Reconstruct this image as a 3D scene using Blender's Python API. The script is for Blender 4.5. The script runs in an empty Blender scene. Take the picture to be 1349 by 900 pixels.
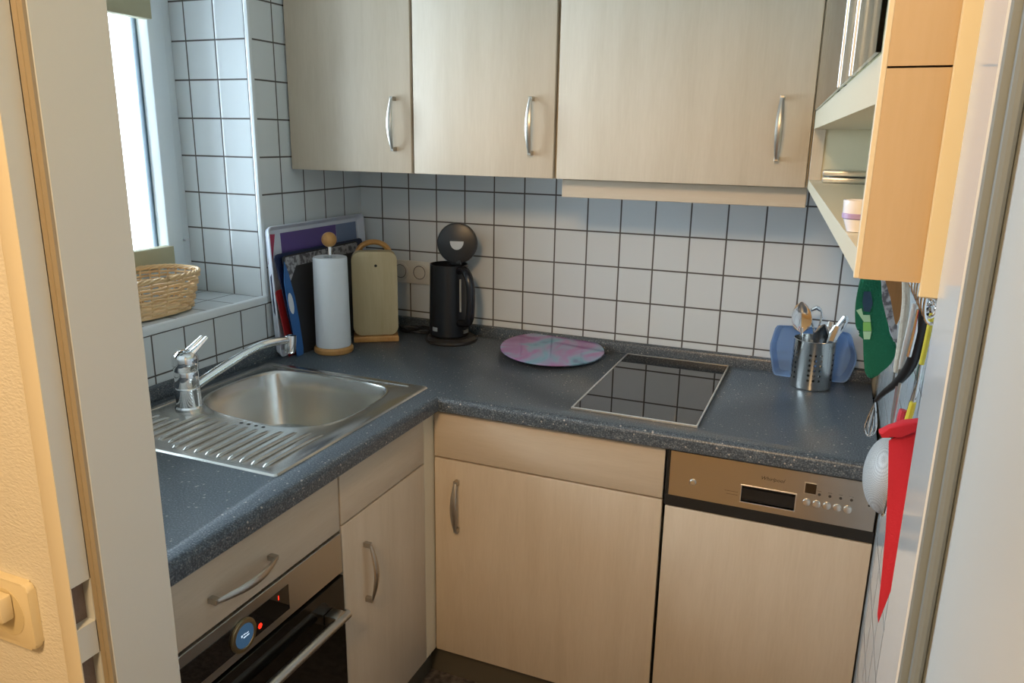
import bpy, bmesh, math, random
from mathutils import Vector, Matrix
random.seed(7)
PI = math.pi
C = bpy.context.scene.collection
SC = bpy.context.scene

# ---------------------------------------------------------------- camera
F_PX = 1017.2
CAM = Vector((1.4537, -2.1912, 1.5119))
ROT = (1.7987, 0.3724, -0.2645)          # rodrigues vector of world -> (right, down, forward)
def rodr(r):
    r = Vector(r); th = r.length
    return Matrix.Rotation(th, 3, r / th)
RM = rodr(ROT)
right, down, fwd = RM[0], RM[1], RM[2]
cam_data = bpy.data.cameras.new('camera')
cam = bpy.data.objects.new('camera', cam_data); C.objects.link(cam)
M3 = Matrix((right, -down, -fwd)).transposed()
cam.matrix_world = Matrix.Translation(CAM) @ M3.to_4x4()
cam_data.sensor_width = 36.0; cam_data.lens = F_PX / 1349 * 36.0
cam_data.clip_start = 0.02
SC.camera = cam
SC.view_settings.view_transform = 'Standard'; SC.view_settings.look = 'None'
SC.view_settings.gamma = 1.0; SC.view_settings.use_curve_mapping = False
SC.view_settings.exposure = 0.0
def W(u, v, ax, val):                     # measured point on a real plane of the room
    d = Vector(((u - 674.5) / F_PX, (v - 450) / F_PX, 1.0)); d = RM.transposed() @ d
    a = 'xyz'.index(ax); t = (val - CAM[a]) / d[a]
    return CAM + d * t

# ---------------------------------------------------------------- world and lights
world = bpy.data.worlds.new('sky'); SC.world = world; world.use_nodes = True
nt = world.node_tree; nt.nodes.clear()
wo = nt.nodes.new('ShaderNodeOutputWorld'); wb = nt.nodes.new('ShaderNodeBackground')
wb.inputs[0].default_value = (0.70, 0.87, 1.0, 1); wb.inputs[1].default_value = 15.5
nt.links.new(wb.outputs[0], wo.inputs[0])
def area(name, loc, direction, sx, sy, power, col, portal=False):
    l = bpy.data.lights.new(name, 'AREA'); l.shape = 'RECTANGLE'; l.size = sx; l.size_y = sy
    l.energy = power; l.color = col
    o = bpy.data.objects.new(name, l); C.objects.link(o); o.location = loc
    o.rotation_euler = Vector(direction).to_track_quat('-Z', 'Y').to_euler()
    if portal: l.cycles.is_portal = True
    return o
area('window_daylight', (-0.36, -1.03, 1.72), (1, 0, 0), 1.1, 1.3, 1, (1, 1, 1), portal=True)
HALL_LAMP = (1.15, -2.75, 2.28)
area('hall_lamp_light', HALL_LAMP, (0.0, 0.6, -1), 0.35, 0.35, 27, (1.0, 0.66, 0.34))

# ---------------------------------------------------------------- levels
FZ = 0.065      # floor
WT = 0.895      # worktop top
CEIL = 2.50
WY = -1.60      # inside face of the doorway wall
RX = 1.60       # right wall
HW = -1.705     # hall face of the doorway wall

# ---------------------------------------------------------------- materials
def mat(name, col, rough=0.5, metal=0.0, spec=0.5, **kw):
    m = bpy.data.materials.new(name); m.use_nodes = True
    b = m.node_tree.nodes['Principled BSDF']
    b.inputs['Base Color'].default_value = (*col, 1); b.inputs['Roughness'].default_value = rough
    b.inputs['Metallic'].default_value = metal; b.inputs['Specular IOR Level'].default_value = spec
    for k, v in kw.items(): b.inputs[k.replace('_', ' ')].default_value = v
    return m
def N(m, t, **kw):
    n = m.node_tree.nodes.new(t)
    for k, v in kw.items():
        setattr(n, k, v)
    return n
def L(m, a, b): m.node_tree.links.new(a, b)
def bsdf(m): return m.node_tree.nodes['Principled BSDF']
def math_n(m, op, a, b=None):
    n = N(m, 'ShaderNodeMath', operation=op)
    for i, x in enumerate((a, b)):
        if x is None: continue
        if isinstance(x, (int, float)): n.inputs[i].default_value = x
        else: L(m, x, n.inputs[i])
    return n.outputs[0]
def ramp(m, fac, stops):
    r = N(m, 'ShaderNodeValToRGB'); L(m, fac, r.inputs[0])
    el = r.color_ramp.elements
    while len(el) < len(stops): el.new(0.5)
    for e, (p, c) in zip(el, stops): e.position = p; e.color = (*c, 1)
    return r.outputs[0]
def noise_bump(m, scale, strength, dist=0.001, detail=2):
    t = N(m, 'ShaderNodeTexCoord'); n = N(m, 'ShaderNodeTexNoise'); n.inputs['Scale'].default_value = scale
    n.inputs['Detail'].default_value = detail
    L(m, t.outputs['Object'], n.inputs['Vector'])
    b = N(m, 'ShaderNodeBump'); b.inputs['Strength'].default_value = strength; b.inputs['Distance'].default_value = dist
    L(m, n.outputs[0], b.inputs['Height']); L(m, b.outputs[0], bsdf(m).inputs['Normal'])
    return m
def tiles(name, au, ou, av, ov, pitch=0.1, col=(0.68, 0.72, 0.74), gw=0.0044, rough=0.12, gcol=(0.09, 0.08, 0.075)):
    m = mat(name, col, rough)
    g = N(m, 'ShaderNodeNewGeometry'); s = N(m, 'ShaderNodeSeparateXYZ'); L(m, g.outputs['Position'], s.inputs[0])
    ds = []
    for ax, off in ((au, ou), (av, ov)):
        u = math_n(m, 'DIVIDE', math_n(m, 'SUBTRACT', s.outputs[ax], off), pitch)
        u = math_n(m, 'ADD', u, 50.5)
        fr = math_n(m, 'FRACT', u)
        ds.append(math_n(m, 'MULTIPLY', math_n(m, 'ABSOLUTE', math_n(m, 'SUBTRACT', fr, 0.5)), pitch))
    d = math_n(m, 'MINIMUM', ds[0], ds[1])
    k = N(m, 'ShaderNodeMapRange'); k.inputs['From Min'].default_value = gw * 0.36; k.inputs['From Max'].default_value = gw * 0.62
    L(m, d, k.inputs['Value'])
    mx = N(m, 'ShaderNodeMix', data_type='RGBA'); L(m, k.outputs[0], mx.inputs[0])
    mx.inputs[6].default_value = (*gcol, 1); mx.inputs[7].default_value = (*col, 1)
    L(m, mx.outputs[2], bsdf(m).inputs['Base Color'])
    rr = N(m, 'ShaderNodeMapRange'); L(m, k.outputs[0], rr.inputs['Value'])
    rr.inputs['To Min'].default_value = 0.8; rr.inputs['To Max'].default_value = rough
    L(m, rr.outputs[0], bsdf(m).inputs['Roughness'])
    h = N(m, 'ShaderNodeMapRange'); h.interpolation_type = 'SMOOTHSTEP'
    h.inputs['From Min'].default_value = 0.0006; h.inputs['From Max'].default_value = gw * 1.4
    L(m, d, h.inputs['Value'])
    tn = N(m, 'ShaderNodeTexNoise'); tn.inputs['Scale'].default_value = 14; L(m, g.outputs['Position'], tn.inputs['Vector'])
    hh = math_n(m, 'ADD', h.outputs[0], math_n(m, 'MULTIPLY', tn.outputs[0], 0.6))
    b = N(m, 'ShaderNodeBump'); b.inputs['Strength'].default_value = 0.35; b.inputs['Distance'].default_value = 0.0012
    L(m, hh, b.inputs['Height']); L(m, b.outputs[0], bsdf(m).inputs['Normal'])
    return m
def wood(name, c1, c2, rough=0.42, horiz=None, scale=1.0):
    m = mat(name, c1, rough)
    t = N(m, 'ShaderNodeTexCoord'); mp = N(m, 'ShaderNodeMapping')
    sc = {None: (9, 9, 0.8), 'x': (0.8, 9, 9), 'y': (9, 0.8, 9)}[horiz]
    mp.inputs['Scale'].default_value = [x * scale for x in sc]
    L(m, t.outputs['Object'], mp.inputs[0])
    n = N(m, 'ShaderNodeTexNoise'); n.inputs['Scale'].default_value = 2.4; n.inputs['Detail'].default_value = 5
    n.inputs['Roughness'].default_value = 0.6; n.inputs['Distortion'].default_value = 0.5
    L(m, mp.outputs[0], n.inputs['Vector'])
    mp2 = N(m, 'ShaderNodeMapping'); mp2.inputs['Scale'].default_value = [x * 9 * scale for x in sc]; L(m, t.outputs['Object'], mp2.inputs[0])
    n2 = N(m, 'ShaderNodeTexNoise'); n2.inputs['Scale'].default_value = 3; n2.inputs['Detail'].default_value = 3
    L(m, mp2.outputs[0], n2.inputs['Vector'])
    f = math_n(m, 'ADD', math_n(m, 'MULTIPLY', n.outputs[0], 0.72), math_n(m, 'MULTIPLY', n2.outputs[0], 0.28))
    L(m, ramp(m, f, [(0.30, c2), (0.62, c1)]), bsdf(m).inputs['Base Color'])
    return m
MAPLE1, MAPLE2 = (0.61, 0.515, 0.40), (0.54, 0.445, 0.33)
M = {}
M['maple'] = wood('maple_front', MAPLE1, MAPLE2)
M['maple_x'] = wood('maple_front_grain_across', MAPLE1, MAPLE2, horiz='x')
M['maple_y'] = wood('maple_front_grain_along', MAPLE1, MAPLE2, horiz='y')
M['cream_inside'] = mat('cream_melamine', (0.70, 0.64, 0.46), 0.45)
M['cream_edge'] = mat('cream_edge_band', (0.66, 0.60, 0.46), 0.4)
M['beech'] = wood('oiled_beech', (0.62, 0.33, 0.11), (0.47, 0.22, 0.06), 0.35)
M['beech_dark'] = wood('brown_wood', (0.36, 0.17, 0.055), (0.25, 0.11, 0.03), 0.4)
M['board'] = wood('pale_board', (0.56, 0.47, 0.29), (0.48, 0.39, 0.22), 0.5)
M['tile_back'] = tiles('white_tiles_back_wall', 0, 0.081, 2, 1.35)
M['tile_left'] = tiles('white_tiles_left_wall', 1, -0.0948, 2, 1.35)
M['tile_right'] = tiles('white_tiles_right_wall', 1, -0.04, 2, 1.35, gw=0.0036, rough=0.06)
M['tile_reveal'] = tiles('white_tiles_window_reveal', 0, -0.1126, 2, 1.35)
M['tile_sill'] = tiles('white_tiles_window_sill', 0, -0.1126, 1, -0.5948)
M['bead'] = mat('white_tile_bead', (0.72, 0.76, 0.78), 0.2)
M['paint'] = mat('white_ceiling_paint', (0.78, 0.77, 0.74), 0.9)
M['lacquer'] = mat('white_door_lacquer', (0.55, 0.575, 0.56), 0.22)
M['lacquer_r'] = mat('glossy_white_jamb_lacquer', (0.56, 0.59, 0.61), 0.12)
M['lacquer_door'] = mat('white_door_leaf', (0.60, 0.61, 0.60), 0.4)
M['seal'] = mat('brown_rubber_seal', (0.30, 0.25, 0.17), 0.45)
M['seal_grey'] = mat('grey_rubber_seal', (0.17, 0.20, 0.215), 0.5)
M['hole'] = noise_bump(mat('raw_chipboard_mortise', (0.20, 0.15, 0.125), 0.95), 120, 1.0, 0.002)
M['architrave'] = mat('cream_architrave', (0.70, 0.64, 0.50), 0.5)
M['pvc'] = mat('white_window_pvc', (0.74, 0.80, 0.84), 0.3)
M['gasket'] = mat('dark_window_gasket', (0.10, 0.15, 0.19), 0.5)
M['blind'] = mat('khaki_blind_rail', (0.42, 0.38, 0.24), 0.6)
M['steel'] = mat('brushed_stainless', (0.56, 0.55, 0.52), 0.28, 1.0)
M['steel_sink'] = mat('sink_stainless', (0.60, 0.59, 0.56), 0.27, 1.0)
M['handle'] = mat('satin_nickel', (0.50, 0.47, 0.42), 0.33, 1.0)
M['chrome'] = mat('chrome', (0.82, 0.83, 0.84), 0.06, 1.0)
M['alu'] = mat('satin_aluminium', (0.80, 0.80, 0.78), 0.3, 1.0)
M['bright_trim'] = mat('bright_edge_trim', (0.85, 0.87, 0.86), 0.25, 0.3)
M['black'] = mat('black_plastic', (0.012, 0.012, 0.013), 0.4)
M['black_gap'] = mat('black_trim', (0.012, 0.011, 0.010), 0.5)
M['black_glass'] = mat('black_ceramic_glass', (0.006, 0.006, 0.007), 0.015, 0, 1.0)
M['oven_glass'] = mat('black_oven_glass', (0.008, 0.007, 0.006), 0.06, 0, 0.5)
M['kettle'] = mat('matte_black_kettle', (0.009, 0.011, 0.015), 0.33)
M['white_plastic'] = mat('white_socket_plastic', (0.70, 0.67, 0.60), 0.35)
M['cream_plastic'] = mat('cream_socket_plastic', (0.76, 0.66, 0.44), 0.3)
M['paper'] = noise_bump(mat('white_paper_towel', (0.80, 0.83, 0.86), 0.95), 160, 0.5, 0.001)
M['plinth'] = mat('dark_grey_plinth', (0.10, 0.088, 0.065), 0.3)
M['tray_white'] = mat('white_tray_melamine', (0.72, 0.76, 0.86), 0.35)
M['navy'] = mat('navy_plastic', (0.012, 0.022, 0.075), 0.4)
M['red_board'] = mat('red_plastic', (0.36, 0.018, 0.018), 0.4)
M['charcoal'] = mat('charcoal_board', (0.035, 0.033, 0.036), 0.6)
M['blue'] = mat('blue_plastic', (0.03, 0.13, 0.38), 0.35)
M['white'] = mat('white_plastic', (0.75, 0.77, 0.8), 0.4)
M['yellow'] = mat('yellow_plastic', (0.72, 0.60, 0.06), 0.35)
M['red_cloth'] = noise_bump(mat('red_cotton', (0.62, 0.022, 0.035), 0.95), 300, 0.6, 0.001)
M['green_cloth'] = noise_bump(mat('green_terry', (0.010, 0.135, 0.065), 0.98), 260, 0.9, 0.002)
M['green_dark'] = mat('dark_green_terry', (0.008, 0.06, 0.028), 0.98)
M['green_light'] = mat('lime_green_patch', (0.24, 0.52, 0.13), 0.95)
M['green_pale'] = mat('pale_green_patch', (0.42, 0.62, 0.38), 0.95)
M['slate_patch'] = mat('slate_blue_patch', (0.03, 0.06, 0.10), 0.95)
M['cream_cord'] = noise_bump(mat('cream_braid', (0.60, 0.54, 0.44), 0.8), 150, 1.0, 0.003)
M['wicker'] = noise_bump(mat('pale_wicker', (0.74, 0.50, 0.26), 0.45), 60, 0.4, 0.001)
M['floor'] = mat('dark_floor', (0.10, 0.085, 0.08), 0.5)
M['print_shade_dark'] = mat('dark_print_and_shade', (0.05, 0.045, 0.04), 0.5)
def emis(name, col, s):
    m = mat(name, (0, 0, 0), 0.4); b = bsdf(m)
    b.inputs['Emission Color'].default_value = (*col, 1); b.inputs['Emission Strength'].default_value = s
    return m
M['led'] = emis('red_led', (1.0, 0.03, 0.01), 1.4)
M['lcd'] = emis('blue_display', (0.06, 0.15, 0.27), 0.5)
M['lcd_text'] = emis('white_display_text', (0.7, 0.85, 1.0), 1.0)
M['lamp'] = emis('warm_lamp_glass', (1.0, 0.7, 0.4), 6)

# worktop: slate laminate with pale chips
def worktop_mat():
    m = mat('slate_speckled_laminate', (0.05, 0.06, 0.07), 0.34)
    t = N(m, 'ShaderNodeTexCoord')
    n = N(m, 'ShaderNodeTexNoise'); n.inputs['Scale'].default_value = 330; n.inputs['Detail'].default_value = 2
    L(m, t.outputs['Object'], n.inputs['Vector'])
    base = ramp(m, n.outputs[0], [(0.38, (0.036, 0.046, 0.058)), (0.60, (0.100, 0.122, 0.144)), (0.70, (0.25, 0.255, 0.25))])
    v = N(m, 'ShaderNodeTexVoronoi'); v.inputs['Scale'].default_value = 95; v.inputs['Randomness'].default_value = 1
    L(m, t.outputs['Object'], v.inputs['Vector'])
    wn = N(m, 'ShaderNodeTexWhiteNoise'); L(m, v.outputs['Position'], wn.inputs[0])
    keep = math_n(m, 'GREATER_THAN', wn.outputs[0], 0.80)
    near = math_n(m, 'LESS_THAN', v.outputs['Distance'], math_n(m, 'MULTIPLY', wn.outputs[0], 0.22))
    mx = N(m, 'ShaderNodeMix', data_type='RGBA'); L(m, math_n(m, 'MULTIPLY', keep, near), mx.inputs[0])
    L(m, base, mx.inputs[6]); mx.inputs[7].default_value = (0.42, 0.38, 0.34, 1)
    L(m, mx.outputs[2], bsdf(m).inputs['Base Color'])
    return m
M['worktop'] = worktop_mat()
def floor_mat():
    m = M['floor']; t = N(m, 'ShaderNodeTexCoord'); n = N(m, 'ShaderNodeTexNoise'); n.inputs['Scale'].default_value = 60
    L(m, t.outputs['Object'], n.inputs['Vector'])
    L(m, ramp(m, n.outputs[0], [(0.35, (0.05, 0.04, 0.035)), (0.7, (0.17, 0.14, 0.12))]), bsdf(m).inputs['Base Color'])
floor_mat()
def wallpaper_mat():
    m = mat('embossed_cream_wallpaper', (0.74, 0.71, 0.62), 0.8)
    t = N(m, 'ShaderNodeTexCoord'); mp = N(m, 'ShaderNodeMapping'); mp.inputs['Rotation'].default_value = (0, 0.5, 0)
    mp.inputs['Scale'].default_value = (1.5, 1, 3.0)
    L(m, t.outputs['Object'], mp.inputs[0])
    n = N(m, 'ShaderNodeTexNoise'); n.inputs['Scale'].default_value = 130; n.inputs['Detail'].default_value = 2
    L(m, mp.outputs[0], n.inputs['Vector'])
    b = N(m, 'ShaderNodeBump'); b.inputs['Strength'].default_value = 0.55; b.inputs['Distance'].default_value = 0.0018
    L(m, n.outputs[0], b.inputs['Height']); L(m, b.outputs[0], bsdf(m).inputs['Normal'])
    return m
M['wallpaper'] = wallpaper_mat()
def glass_mat(name, tint=(1, 1, 1), fac=0.1):
    m = bpy.data.materials.new(name); m.use_nodes = True; nt = m.node_tree; nt.nodes.clear()
    o = nt.nodes.new('ShaderNodeOutputMaterial'); mx = nt.nodes.new('ShaderNodeMixShader')
    tr = nt.nodes.new('ShaderNodeBsdfTransparent'); gl = nt.nodes.new('ShaderNodeBsdfGlossy')
    tr.inputs[0].default_value = (*tint, 1); gl.inputs['Roughness'].default_value = 0.02
    fr = nt.nodes.new('ShaderNodeFresnel'); fr.inputs[0].default_value = 1.45
    nt.links.new(fr.outputs[0], mx.inputs[0])
    nt.links.new(tr.outputs[0], mx.inputs[1]); nt.links.new(gl.outputs[0], mx.inputs[2]); nt.links.new(mx.outputs[0], o.inputs[0])
    return m
M['pane'] = glass_mat('window_glass')
M['door_glass'] = glass_mat('cabinet_glass', (0.94, 0.96, 0.95))
def blue_clear():
    m = mat('translucent_blue_plastic', (0.40, 0.62, 0.98), 0.2)
    bsdf(m).inputs['Transmission Weight'].default_value = 0.55; bsdf(m).inputs['IOR'].default_value = 1.25
    return m
M['blue_clear'] = blue_clear()
def art_mat():                               # printed glass disc: mauve and turquoise washes
    m = mat('mauve_turquoise_print', (0.4, 0.2, 0.4), 0.04)
    bsdf(m).inputs['Specular IOR Level'].default_value = 0.7
    t = N(m, 'ShaderNodeTexCoord'); n = N(m, 'ShaderNodeTexNoise'); n.inputs['Scale'].default_value = 4.5
    n.inputs['Detail'].default_value = 3; n.inputs['Distortion'].default_value = 1.2
    L(m, t.outputs['Object'], n.inputs['Vector'])
    L(m, ramp(m, n.outputs[0], [(0.30, (0.10, 0.12, 0.22)), (0.40, (0.16, 0.32, 0.42)), (0.46, (0.26, 0.27, 0.42)), (0.52, (0.34, 0.16, 0.34)), (0.70, (0.28, 0.10, 0.27))]), bsdf(m).inputs['Base Color'])
    return m
M['art'] = art_mat()
def speckle():
    m = mat('grey_granite_print', (0.4, 0.4, 0.4), 0.5); t = N(m, 'ShaderNodeTexCoord'); n = N(m, 'ShaderNodeTexNoise')
    n.inputs['Scale'].default_value = 70; L(m, t.outputs['Object'], n.inputs['Vector'])
    L(m, ramp(m, n.outputs[0], [(0.42, (0.12, 0.11, 0.12)), (0.55, (0.42, 0.41, 0.42))]), bsdf(m).inputs['Base Color'])
    return m
M['granite'] = speckle()
def perforated():
    m = mat('perforated_steel', (0.62, 0.62, 0.60), 0.16, 1.0)
    t = N(m, 'ShaderNodeTexCoord'); s = N(m, 'ShaderNodeSeparateXYZ'); L(m, t.outputs['Object'], s.inputs[0])
    ang = math_n(m, 'ARCTAN2', s.outputs[1], s.outputs[0])
    # groups of three columns, gaps between, as on the cup
    u = math_n(m, 'MULTIPLY', math_n(m, 'ADD', ang, PI), 24 / (2 * PI))
    fu = math_n(m, 'SUBTRACT', math_n(m, 'FRACT', u), 0.5)
    col = math_n(m, 'MODULO', math_n(m, 'FLOOR', u), 5.0)
    on = math_n(m, 'LESS_THAN', col, 2.5)
    zz = math_n(m, 'DIVIDE', math_n(m, 'SUBTRACT', s.outputs[2], 0.022), 0.0132)
    fz = math_n(m, 'SUBTRACT', math_n(m, 'FRACT', zz), 0.5)
    inz = math_n(m, 'MULTIPLY', math_n(m, 'GREATER_THAN', zz, 0), math_n(m, 'LESS_THAN', zz, 6))
    du = math_n(m, 'MULTIPLY', fu, 2 * PI / 24 * 0.047); dz = math_n(m, 'MULTIPLY', fz, 0.0132)
    d = math_n(m, 'SQRT', math_n(m, 'ADD', math_n(m, 'MULTIPLY', du, du), math_n(m, 'MULTIPLY', dz, dz)))
    hole = math_n(m, 'MULTIPLY', math_n(m, 'MULTIPLY', math_n(m, 'LESS_THAN', d, 0.0031), on), inz)
    L(m, math_n(m, 'SUBTRACT', 1.0, hole), bsdf(m).inputs['Alpha'])
    return m
M['perforated'] = perforated()
def mesh_mat():
    m = mat('fine_steel_mesh', (0.50, 0.53, 0.55), 0.6, 0.25); t = N(m, 'ShaderNodeTexCoord')
    c = N(m, 'ShaderNodeTexChecker'); c.inputs['Scale'].default_value = 700; L(m, t.outputs['Object'], c.inputs[0])
    a = math_n(m, 'ADD', math_n(m, 'MULTIPLY', c.outputs[1], 0.4), 0.6)
    L(m, a, bsdf(m).inputs['Alpha'])
    return m
M['mesh'] = mesh_mat()

# ---------------------------------------------------------------- mesh helpers
def new(): return bmesh.new()
def finish(bm, angle=0.6):
    bmesh.ops.recalc_face_normals(bm, faces=bm.faces)
    for f in bm.faces: f.smooth = True
    for e in bm.edges:
        if len(e.link_faces) == 2:
            e.smooth = e.calc_face_angle(0) < angle
        else: e.smooth = False
def obj(name, bm, m, parent=None, loc=None, angle=0.6):
    """bm is in room coordinates; loc = where the object's own origin is put"""
    finish(bm, angle)
    me = bpy.data.meshes.new(name); 
    base = Vector((0, 0, 0))
    if parent is not None:
        q = parent
        while q is not None: base += q.location; q = q.parent
    off = Vector(loc) if loc is not None else base
    bm.transform(Matrix.Translation(-off)); bm.to_mesh(me); bm.free()
    ms = m if isinstance(m, (list, tuple)) else [m]
    for x in ms: me.materials.append(x)
    o = bpy.data.objects.new(name, me); C.objects.link(o)
    o.location = off - base if parent is not None else off
    if parent is not None: o.parent = parent
    return o
def tag(o, label, cat, group=None):
    o['label'] = label; o['category'] = cat
    if group: o['group'] = group
    return o
def thing(name, label, cat, loc, group=None):
    o = bpy.data.objects.new(name, None); C.objects.link(o); o.location = loc; o.empty_display_size = 0.05
    return tag(o, label, cat, group)
def struct(name, bm, m, **kw):
    o = obj(name, bm, m, **kw); o['kind'] = 'structure'; return o
def box(bm, a, b, bev=0.0, seg=2, mi=0):
    lo = [min(a[i], b[i]) for i in range(3)]; hi = [max(a[i], b[i]) for i in range(3)]
    vs = [bm.verts.new((x, y, z)) for x in (lo[0], hi[0]) for y in (lo[1], hi[1]) for z in (lo[2], hi[2])]
    fs = [bm.faces.new([vs[i] for i in q]) for q in ((0, 1, 3, 2), (4, 6, 7, 5), (0, 4, 5, 1), (2, 3, 7, 6), (0, 2, 6, 4), (1, 5, 7, 3))]
    for f in fs: f.material_index = mi
    if bev > 0:
        es = list({e for f in fs for e in f.edges})
        bmesh.ops.bevel(bm, geom=es, offset=bev, segments=seg, affect='EDGES', profile=0.5, material=-1)
    return bm
def frame_of(t):
    t = Vector(t).normalized()
    up = Vector((0, 0, 1)) if abs(t.z) < 0.9 else Vector((0, 1, 0))
    a = t.cross(up).normalized(); return a, t.cross(a).normalized()
def tube(bm, pts, r, seg=10, flat=1.0, closed=False, ref=None, mi=0):
    """round or elliptical tube along pts; r scalar or list; flat = ratio of second axis; ref fixes the first axis"""
    pts = [Vector(p) for p in pts]; n = len(pts)
    rs = r if isinstance(r, (list, tuple)) else [r] * n
    rings = []; a = None
    for i, p in enumerate(pts):
        if closed: t = pts[(i + 1) % n] - pts[i - 1]
        else: t = pts[min(i + 1, n - 1)] - pts[max(i - 1, 0)]
        t.normalize()
        if ref is not None: a = (Vector(ref) - t * Vector(ref).dot(t)).normalized()
        elif a is None: a, _ = frame_of(t)
        else: a = (a - t * a.dot(t)).normalized()
        b = t.cross(a)
        rings.append([bm.verts.new(p + a * math.cos(2 * PI * k / seg) * rs[i] + b * math.sin(2 * PI * k / seg) * rs[i] * flat) for k in range(seg)])
    for i in range(n if closed else n - 1):
        A, B = rings[i], rings[(i + 1) % n]
        for k in range(seg):
            bm.faces.new((A[k], A[(k + 1) % seg], B[(k + 1) % seg], B[k])).material_index = mi
    if not closed:
        bm.faces.new(rings[0]).material_index = mi; bm.faces.new(rings[-1]).material_index = mi
    return bm
def lathe(bm, prof, c, seg=40, axis=None, mi=0):
    """prof = [(radius, height)], closed to the axis at both ends when radius is 0"""
    c = Vector(c); ax = Vector(axis or (0, 0, 1)).normalized(); a, b = frame_of(ax)
    rings = []
    for r, h in prof:
        if r < 1e-6: rings.append([bm.verts.new(c + ax * h)])
        else: rings.append([bm.verts.new(c + ax * h + (a * math.cos(2 * PI * k / seg) + b * math.sin(2 * PI * k / seg)) * r) for k in range(seg)])
    for A, B in zip(rings, rings[1:]):
        if len(A) == 1 and len(B) == 1: continue
        for k in range(seg):
            k2 = (k + 1) % seg
            if len(A) == 1: f = bm.faces.new((A[0], B[k], B[k2]))
            elif len(B) == 1: f = bm.faces.new((A[k], A[k2], B[0]))
            else: f = bm.faces.new((A[k], A[k2], B[k2], B[k]))
            f.material_index = mi
    return bm
def prism(bm, pts, d, mi=0, bev=0.0, seg=2):
    """closed outline pts (3-D, planar) pushed by vector d"""
    d = Vector(d); A = [bm.verts.new(Vector(p)) for p in pts]; B = [bm.verts.new(Vector(p) + d) for p in pts]
    n = len(pts); fs = [bm.faces.new(A), bm.faces.new(B)]
    for i in range(n): fs.append(bm.faces.new((A[i], A[(i + 1) % n], B[(i + 1) % n], B[i])))
    for f in fs: f.material_index = mi
    if bev:
        es = list(fs[0].edges) + list(fs[1].edges)
        bmesh.ops.bevel(bm, geom=es, offset=bev, segments=seg, affect='EDGES', profile=0.5)
    return bm
def rrect(cx, cy, w, h, r, n=6):
    out = []
    for sx, sy, a0 in ((1, 1, 0), (-1, 1, 90), (-1, -1, 180), (1, -1, 270)):
        for k in range(n + 1):
            a = math.radians(a0 + 90 * k / n)
            out.append((cx + sx * (w / 2 - r) + r * math.cos(a), cy + sy * (h / 2 - r) + r * math.sin(a)))
    return out
def smooth_closed(pts, it=2):
    pts = [Vector(p) for p in pts]
    for _ in range(it):
        q = []
        for i in range(len(pts)):
            a, b = pts[i], pts[(i + 1) % len(pts)]
            q += [a * 0.75 + b * 0.25, a * 0.25 + b * 0.75]
        pts = q
    return pts
def smooth_open(pts, it=2):
    pts = [Vector(p) for p in pts]
    for _ in range(it):
        q = [pts[0]]
        for i in range(len(pts) - 1):
            a, b = pts[i], pts[i + 1]
            q += [a * 0.75 + b * 0.25, a * 0.25 + b * 0.75]
        pts = q + [pts[-1]]
    return pts
def bow(p0, p1, out, rise=0.030):
    """bow handle: two small feet and a crescent grip, thicker in the middle"""
    p0, p1, o = Vector(p0), Vector(p1), Vector(out).normalized()
    bm = new(); n = 20; pts = []; rs = []
    side = (p1 - p0).normalized()
    for k in range(n + 1):
        t = k / n; s = math.sin(PI * t)
        pts.append(p0.lerp(p1, t) + o * (0.017 + (rise - 0.017) * s)); rs.append(0.0042 + 0.0042 * s ** 0.8)
    w = o.cross(side)
    tube(bm, pts, rs, 10, 0.55, ref=w)
    for p in (p0, p1):
        d = side * (0.006 if p is p0 else -0.006)
        prism(bm, [p + w * a * 0.0048 + side * b * 0.0052 for a, b in ((-1, -1), (1, -1), (1, 1), (-1, 1))], o * 0.0185, bev=0.001, seg=1)
    return bm

# ================================================================ THE ROOM
T = 0.29
bm = new(); box(bm, (-0.35, -1.60, FZ - 0.1), (1.85, 0.2, FZ)); struct('floor', bm, M['floor'])
bm = new(); box(bm, (-0.9, -3.9, FZ - 0.1), (2.6, -1.60, FZ)); struct('floor_hall', bm, wood('warm_bounce_hall_floor', (0.54, 0.40, 0.24), (0.43, 0.31, 0.17), 0.4, 'x', 0.6))  # unseen floor given a warm oak tone to bounce light onto the base fronts
bm = new(); box(bm, (-0.9, -3.9, CEIL), (2.6, 0.2, CEIL + 0.1)); struct('ceiling', bm, M['paint'])
bm = new(); box(bm, (-0.35, 0, FZ), (1.85, 0.15, CEIL)); struct('wall_back', bm, M['tile_back'])
bm = new(); box(bm, (RX, HW, FZ), (RX + 0.2, 0.0, CEIL)); struct('wall_right', bm, M['tile_right'])
# left wall: full pier, sill wall, lintel (window between)
bm = new(); box(bm, (-T, -0.4899, FZ), (0, 0.0, CEIL))
bm.faces.ensure_lookup_table()
for f in bm.faces:
    f.normal_update()
    if f.normal.y < -0.5: f.material_index = 1
struct('wall_left', bm, [M['tile_left'], M['tile_reveal']])
bm = new(); box(bm, (-T, -1.60, FZ), (0, -0.4899, 1.068))
for f in bm.faces:
    f.normal_update()
    if f.normal.z > 0.5: f.material_index = 1
struct('wall_left_below_window', bm, [M['tile_left'], M['tile_sill']])
bm = new(); box(bm, (-T, -1.60, 2.25), (0, -0.4899, CEIL)); struct('wall_left_above_window', bm, M['tile_left'])
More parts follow.
